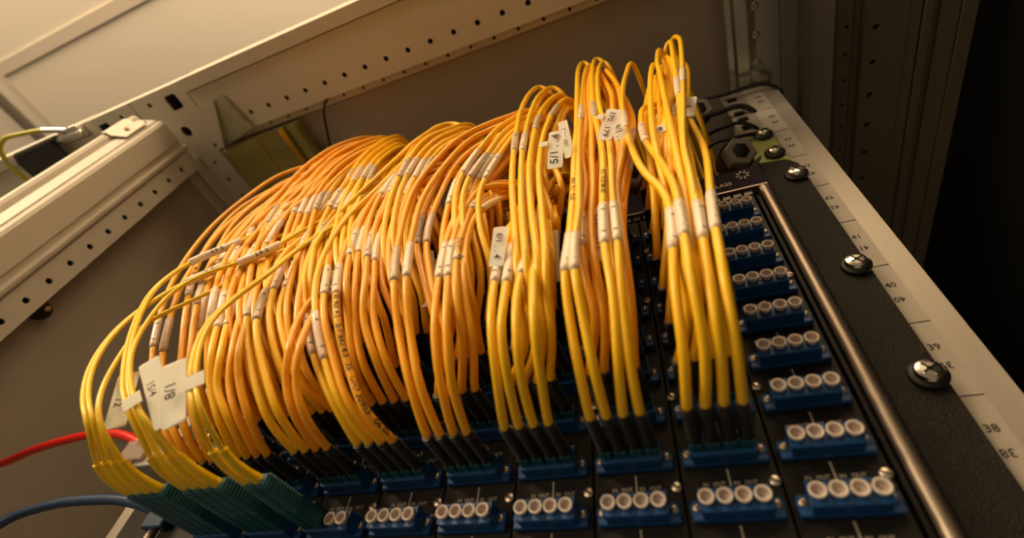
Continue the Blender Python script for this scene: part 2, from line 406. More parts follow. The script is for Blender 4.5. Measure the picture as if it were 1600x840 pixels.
# neighbouring cabinet on the left, mirrored
nb = thing('server_cabinet', 'neighbouring grey cabinet top corner at upper left, beyond the post', 'cabinet', (-900, 200, 1300))
top_beam(-1, nb, 200); corner(-1, nb)
mb = MB(); mb.box((-1300,-118,2131),(-508,900,2135)); part('roof_panel', mb, M_ROOF, nb)
# clip bracket with screw on the post top
mb = MB(); mb.prism([(-418,-192.4),(-413,-193.2),(-407.5,-192.2),(-404.5,-187.5),(-388,-180.6),(-387.6,-179.4),(-404,-186),(-407,-190.6),(-413,-191.6),(-418,-190.8)], 2, 2052, 2088)
mb.prism([(-404.5,-186),(-395,-182),(-395,-180.5),(-404.5,-184.5)], 2, 2088, 2096)
clip = part('post_clip', mb, M_RAIL, cab, label='bright metal clip')
b = MB(); b.lathe([(3.2,0),(3.2,1.2),(2.2,2.2),(1.2,2.2),(0.8,1.4)], (-397,-184.6,2068), (0.38,-0.92,0), 16); part('screw', b, M_SCREWG, clip, sharp=40)
# black knob on the side wall
kn = thing('wall_knob', 'small black knob with a bolt on the side wall, left edge', 'knob', (-399,-104,1853))
b = MB(); b.lathe([(8,0),(8.6,4),(8,8),(5,9.5)], (-399.5,-104,1853), (1,0,0), 24); part('knob_body', b, M_RUBBER, kn, sharp=50)
b = MB(); b.lathe([(3.2,0),(3.2,2.4),(2.2,3.6)], (-390,-103,1855), (1,0,0), 6); part('bolt', b, M_SCREWG, kn, sharp=50)

# grip with black sleeve and earth wire, top left
gp = thing('door_stay', 'steel bar wrapped in black rubber sleeve above the post, upper left', 'bar', (-560,-200,2100))
P = Path([(-640,-198,2101),(-600,-198,2104),(-540,-198,2106),(-505,-196,2107)]); b = MB(); tube(b, P, 4.2, seg=12); part('bar', b, M_SCREW, gp, smooth=True)
b = MB()
tube(b, Path([(-622,-199,2102),(-590,-199,2104.5),(-546,-199,2106)]), 6.4, seg=14)
b.prism([(-628,-196),(-549,-203),(-546,-174),(-575,-160),(-628,-166)], 2, 2098, 2101.5)
part('rubber_sleeve', b, M_RUBBER, gp, sharp=50)
b = MB(); tube(b, Path([(-536,-207,2108),(-556,-215,2108),(-590,-221,2107),(-618,-224,2105),(-640,-214,2104),(-650,-196,2103),(-648,-172,2102),(-640,-150,2102),(-620,-125,2102)]), 3.0, seg=10)
single('earth_wire', b, M_GND, 'green and yellow earth wire looping beside the black sleeve, upper left', 'wire', smooth=True)
b = MB(); tube(b, Path([(-556,-215,2108),(-534,-208,2108),(-516,-201,2108)]), 3.6, seg=10); b.bbox((-530,-207,2105),(-505,-199,2107.5),0.4)
single('wire_lug', b, M_SCREW, 'crimped metal lug at the end of the earth wire', 'lug', sharp=50)
# thin black cord under the roof
b = MB(); tube(b, Path([(-178,-127,2124),(-179,-124,2108),(-186,-112,2106),(-198,-87,2107),(-212,-58,2110),(-235,0,2114)]), 1.5, seg=8)
single('thin_cable', b, M_RUBBER, 'thin black cord hanging from the perforated beam behind the cables', 'cord', smooth=True)

# ================================================================ SUBRACK
PX0, PX1, PY = -142.8, 213.4, -45.0
sub = thing('distribution_subrack', 'black patch panel housing with side ears, rods and dark violet top fascia', 'rack unit', (35, 0, 1560))
b = MB(); b.box((PX0-3,-43,1560),(PX0-1,250,1886)); b.box((PX1+1.2,-43,1560),(PX1+3,250,1886)); b.box((PX0-3,-40,1884),(PX1+3,250,1887)); b.box((PX0-1,-30,1560),(PX1+1,-28,1886))
part('housing', b, M_PANEL, sub)
b = MB(); b.bbox((PX0-6,-46.5,1865.5),(PX1+9,-38,1888), 0.6); fas = part('fascia', b, M_HEADER, sub)
b = MB(); b.bbox((PX0-6,-47.6,1863.6),(PX1+9,-38,1865.3), 0.3); part('fascia_edge', b, M_CHROME, sub, label='bright metal lip under the fascia')
b = MB(); flat_text(b, 'GLASS', 5.0, (196.5,-46.5,1873.6), (1,0,0.02), (0,0,1), (0,-1,0), 0.12)
for k in range(8):
    a = 2*math.pi*k/8+0.2; cx, cz = 211.5+3.1*math.cos(a), 1880.5+3.6*math.sin(a); n = 10
    b.add([(cx+0.62*math.cos(t)*(-math.sin(a))+1.3*math.sin(t)*math.cos(a), -46.62, cz+0.62*math.cos(t)*math.cos(a)+1.3*math.sin(t)*math.sin(a)) for t in [2*math.pi*i/n for i in range(n)]], [tuple(range(n))])
part('fascia_print', b, M_WPRINT, sub, label='pale lettering and petal emblem')
b = MB()
for k in range(56):
    x = PX0+4+k*6.3; b.box((x,-45.6,1858.8),(x+4.6,-44.2,1862.6))
part('vent_tabs', b, mat('vent_metal',(0.10,0.085,0.07),0.4,metal=0.8), sub, kind='stuff')
for x in (PX0-5.2, 219.2):
    b = MB(); r0 = 2.6; b.prism([(x+r0*math.cos(t)*1.05, -46+r0*math.sin(t)) for t in [2*math.pi*i/14 for i in range(14)]], 2, 1560, 1862); b.bbox((x-2.6,-48,1856),(x+2.6,-40,1864),0.4)
    part('trim_rod', b, M_CHROME, sub, sharp=50, label='satin metal rod')
# ears
def ear(x0, x1, zt, name='mounting_ear'):
    b = MB(); s = 1 if x1 > x0 else -1
    poly = [(x0,-12),(x0+s*4,-17),(x0+s*7,-17),(x0+s*10,-11),(x1-s*3,-9),(x1-s*0.8,-8),(x1,-5),(x1,-0.8),(x0,-0.8)]
    n = len(poly); vs = []
    for z, k in ((1560,0),(zt-8,0),(zt,1)):
        for i, (x, y) in enumerate(poly):
            vs.append((x+(s*6*k if abs(x-x0) < 8 else (-s*5*k if abs(x-x1) < 4 else 0)), y, z+ (0 if k == 0 else 0)))
    fs = []
    for j in range(2):
        fs += [(j*n+i, j*n+(i+1) % n, (j+1)*n+(i+1) % n, (j+1)*n+i) for i in range(n)]
    fs.append(tuple(range(2*n, 3*n))); b.add(vs, fs)
    return part(name, b, M_BLACK, sub, sharp=30, label='black textured mounting ear')
ear_r = ear(226, 262.3, 1943); ear_l = ear(-150, -240, 1943)
b = MB(); b.box((220.6,-44,1560),(222,-2,1886)); b.box((222,-8,1560),(228,-1,1900)); part('housing', b, M_PANEL, sub)
def cross_screw(c, r, parent, washer=None, y=-9.0):
    x, z = c
    if washer:
        b = MB(); b.lathe([(washer*0.92,0),(washer,0.8),(washer,2.6),(washer*0.86,3.6),(r*1.02,3.7)], (x,y+0.2,z), (0,-1,0), 24); part('washer', b, M_RUBBER, parent, sharp=35); y -= 3.2
    b = MB(); b.lathe([(r,0),(r,1.4),(r*0.86,2.5),(r*0.62,3.0)], (x,y,z), (0,-1,0), 24, cap=False)
    n = 24; top = Vector((x,y-3.0,z)); vs = []; fs = []     # faceted top around a cross recess
    pr_ = []
    for q in range(4):
        a = 0.5+q*math.pi/2
        for da, rr in ((-0.22,0.30),(-0.16,0.56),(0.16,0.56),(0.22,0.30)):
            pr_.append((a+da, r*rr))
        pr_.append((a+math.pi/4, r*0.16))
    m_ = len(pr_)
    rim = [top+Vector((r*0.62*math.cos(a),0,r*0.62*math.sin(a))) for a, _ in pr_]
    inn = [top+Vector((rr*math.cos(a),-0.25,rr*math.sin(a))) for a, rr in pr_]
    low = [v+Vector((0,2.0,0)) for v in inn]
    b.add(rim+inn, [(k,(k+1)%m_,m_+(k+1)%m_,m_+k) for k in range(m_)])
    b.add(inn+low, [(k,(k+1)%m_,m_+(k+1)%m_,m_+k) for k in range(m_)])
    b.add(low, [tuple(range(m_))], 1)
    o = part('screw', b, [M_SCREW, M_HOLE], parent, sharp=25)
    return o
for h in (43.14, 40.86, 39.14): cross_screw((254.5, h*UU), 6.1, ear_r, 7.9, -9.6)
for h in (43.14, 40.86, 39.14): cross_screw((-231, h*UU), 5.6, ear_l, 8.4, -9.6)
# green passivated bracket over the ear with two screws
br = thing('rail_bracket', 'yellow-green bracket above the black ear, held by two screws', 'bracket', (247,-2,1970))
b = MB(); b.bbox((236,-3.4,1938),(260,-0.8,1999), 0.4); part('plate', b, M_PASSG, br)
for h in (44.14, 44.86): cross_screw((252.5, h*UU), 5.2, br, 7.6, -3.4)

# adapters -------------------------------------------------
def adapter_meshes():
    b = MB()
    b.bbox((-15.6,-2.2,-3.5),(15.6,0,3.5), 0.5)                     # flange with rounded ears
    for s in (-1, 1): b.lathe([(2.9,0),(2.9,3.2),(2.5,3.5)], (s*13.3,0,0), (0,-1,0), 18)
    b.bbox((-12.0,-8.6,-4.4),(12.0,0,3.6), 0.4)
    b.bbox((-11.9,-10.2,-4.4),(11.9,-6.5,2.4), 0.3)
    for k in range(5): x = -11.8+k*5.9; b.box((x-0.3,-10.6,-4.0),(x+0.35,-8,4.4))
    b.box((-11.9,-9.6,3.3),(11.9,0,4.4)); b.bbox((-15.8,-3.4,-4.6),(15.8,-0.2,-1.0),0.5)
    for k in range(4):
        x = (k-1.5)*6.25; b.box((x-2.4,-10.25,-1.9),(x+2.4,-10.15,2.2), 1)
    body = b.mesh('adapter', [M_BLUE, M_SLOT]); smooth_angle(body, 30)
    s = MB(); s.lathe([(1.55,0),(1.5,0.6),(1.0,0.95),(0.5,1.0)], (0,0,0), (0,-1,0), 12)
    for a in (0.4, 0.4+math.pi/2):
        u = Vector((math.cos(a),0,math.sin(a))); v = Vector((-u.z,0,u.x))
        s.add([Vector((0,-1.03,0))+u*1.0+v*0.16, Vector((0,-1.03,0))-u*1.0+v*0.16, Vector((0,-1.03,0))-u*1.0-v*0.16, Vector((0,-1.03,0))+u*1.0-v*0.16], [(0,1,2,3)], 1)
    screw = s.mesh('flange_screw', [M_SCREWG, M_HOLE]); smooth_angle(screw, 40)
    c = MB()
    c.lathe([(1.7,0),(1.75,2.1),(2.55,3.6),(2.8,5.0),(2.85,5.7),(2.5,5.85),(2.05,5.5)], (0,0,0), (0,-1,0), 20, cap=False)
    c.lathe([(2.05,5.5),(1.75,3.2),(0.01,2.6)], (0,0,0), (0,-1,0), 20, 1, cap=False)
    cap = c.mesh('dust_cap', [M_CAP, M_CAPIN]); smooth_angle(cap, 40)
    return body, screw, cap
AD, SCW, CAP = adapter_meshes()
ss = MB(); ss.lathe([(2.1,0),(2.0,0.9),(1.5,1.2),(0.01,1.25)], (0,0,0), (0,-1,0), 18, cap=False)
ss.add([(-1.75,-1.34,0.75),(-1.35,-1.34,1.25),(1.75,-1.34,-0.75),(1.35,-1.34,-1.25)], [(0,1,2,3)], 1)
SLS = ss.mesh('slotted_screw', [mat('pale_slotted_screw',(0.75,0.66,0.55),0.35,metal=0.9), M_HOLE]); smooth_angle(SLS, 40)
ORD = ['first','second','third','fourth','fifth','sixth','seventh','eighth','ninth','tenth','eleventh','twelfth']
def colx(c): return -213.96+35.56*(c-0.5)
def rowz(r): return 1670.6+21.02*r
plugged = set()
for c in range(4, 12):
    for r in range(1, 9):
        for k in range(4): plugged.add((c, r, k))
for c, k in [(4,0),(4,1),(4,2),(4,3),(5,0),(5,1),(5,2),(5,3),(6,0),(6,1)]: plugged.add((c, 0, k))
for c in range(3, 13):
    q = 12-c
    if c == 12: lab = 'rightmost black adapter strip, every blue adapter closed by white dust caps'
    elif c == 3: lab = 'leftmost black adapter strip, without cables, beside the left rod'
    else: lab = 'black adapter strip of the %s column from the right, feeding its row of cables' % ORD[q]
    md = thing('adapter_strip', lab, 'panel', (colx(c), PY, 1565), 'adapter strips side by side in the housing')
    b = MB(); x = colx(c); b.bbox((x-17.45,PY,1565),(x+17.45,PY+2,1858), 0.3); part('faceplate', b, M_PANEL, md)
    t = MB()
    for r in range(-1, 9):
        z = rowz(r); t.box((x-0.35,PY-0.12,z+5.0),(x+0.35,PY-0.02,z+15.6))
        for i, wd in enumerate(('IN','OUT','IN','OUT')): flat_text(t, wd, 2.15, (x+(-8.9,-4.0,2.3,7.4)[i],PY-0.05,z+9.9), (1,0,0), (0,0,1), (0,-1,0), 0.1)
    if c in (6, 7): flat_text(t, {6:'64',7:'72'}[c], 3.2, (x+14.2,PY-0.05,rowz(0)+3.4), (1,0,0), (0,0,1), (0,-1,0), 0.1)
    part('strip_print', t, M_GPRINT if c < 6 else M_PPRINT, md)
    for (dx, z) in ((15.6,1680.3),(-15.9,1721.3),(15.6,1784),(-15.9,1826)):
        place('slotted_screw', SLS, md, (dx,-0.0,z-1565))
    for r in range(-1, 9):
        if c == 3 and r < 1: continue
        a = place('adapter', AD, md, (0,0,rowz(r)-1565))
        for s in (-1, 1): place('flange_screw', SCW, a, (s*13.7,-3.4,0))
        for k in range(4):
            if (c, r, k) not in plugged and c > 3: place('dust_cap', CAP, a, ((k-1.5)*6.25,-7.6,0))

# gland bar and glands
gb = thing('gland_plate', 'black plate behind the cable arcs carrying the cable glands', 'plate', (35, 66, 1888))
b = MB(); b.bbox((-143,66,1888),(232,69,2062), 0.5); b.bbox((-143,52,1888),(232,68,1891), 0.5); part('plate', b, M_DARKP, gb)
def gland(x, y, z, lab, ax=(0.25,-0.75,-0.6), s=1.0):
    g = thing('cable_gland', lab, 'gland', (x, y, z), 'grey cable glands behind the panel')
    a = Vector(ax).normalized(); c = Vector((x,y,z))
    b = MB(); b.lathe([(13*s,0),(13*s,9*s),(11.5*s,10.5*s),(7*s,10.6*s),(7*s,4*s)], c, a, 6); part('hex_nut', b, M_GREY, g, sharp=30)
    b = MB(); b.lathe([(8*s,-95),(8*s,-18*s),(12.5*s,-16*s),(14*s,-3*s),(14*s,0)], c, a, 24); part('body', b, M_RUBBER, g, sharp=40)
    b = MB(); b.lathe([(7*s,5*s),(7*s,9*s),(4.5*s,10*s)], c, a, 20); part('seal', b, M_RUBBER, g, sharp=40)
gland(225, -8, 1966, 'grey hexagonal gland just above the violet fascia')
gland(212, -4, 2068, 'small grey gland highest behind the tallest cable loops', s=0.95)
gland(139, -10, 1974, 'dark gland seen between the cable bundles above the fascia')
# black leads to the punched rail
for i, L in enumerate([[(160,66,2055),(160,20,2080),(213,-3,2092),(222,-6,2090),(244,-8,2083),(268,-9,2083),(284,-4,2080),(292,6,2078)],
          [(180,66,2005),(180,20,2030),(206,-6,2047),(226,-8,2049),(247,-8,2051),(257,-2,2047),(262,6,2045)],
          [(190,66,1975),(190,20,2000),(208,-6,2012),(225,-8,2018),(240,-8,2020),(252,-2,2014),(258,8,2012)],
          [(190,66,1960),(190,24,1985),(209,-6,1996),(226,-10,1992),(242,-8,1995),(252,-2,1998),(258,8,2000)]]):
    b = MB(); tube(b, Path(L), 1.7 if i != 1 else 2.6, seg=8)
    single('black_lead', b, M_RUBBER, ['thin black lead crossing the top end of the numbered rail','thicker black lead entering the second punched slot','black lead entering the rail slots below the thicker one','lowest black lead just above the two-screw bracket'][i], 'cable', 'black leads by the punched rail', smooth=True)

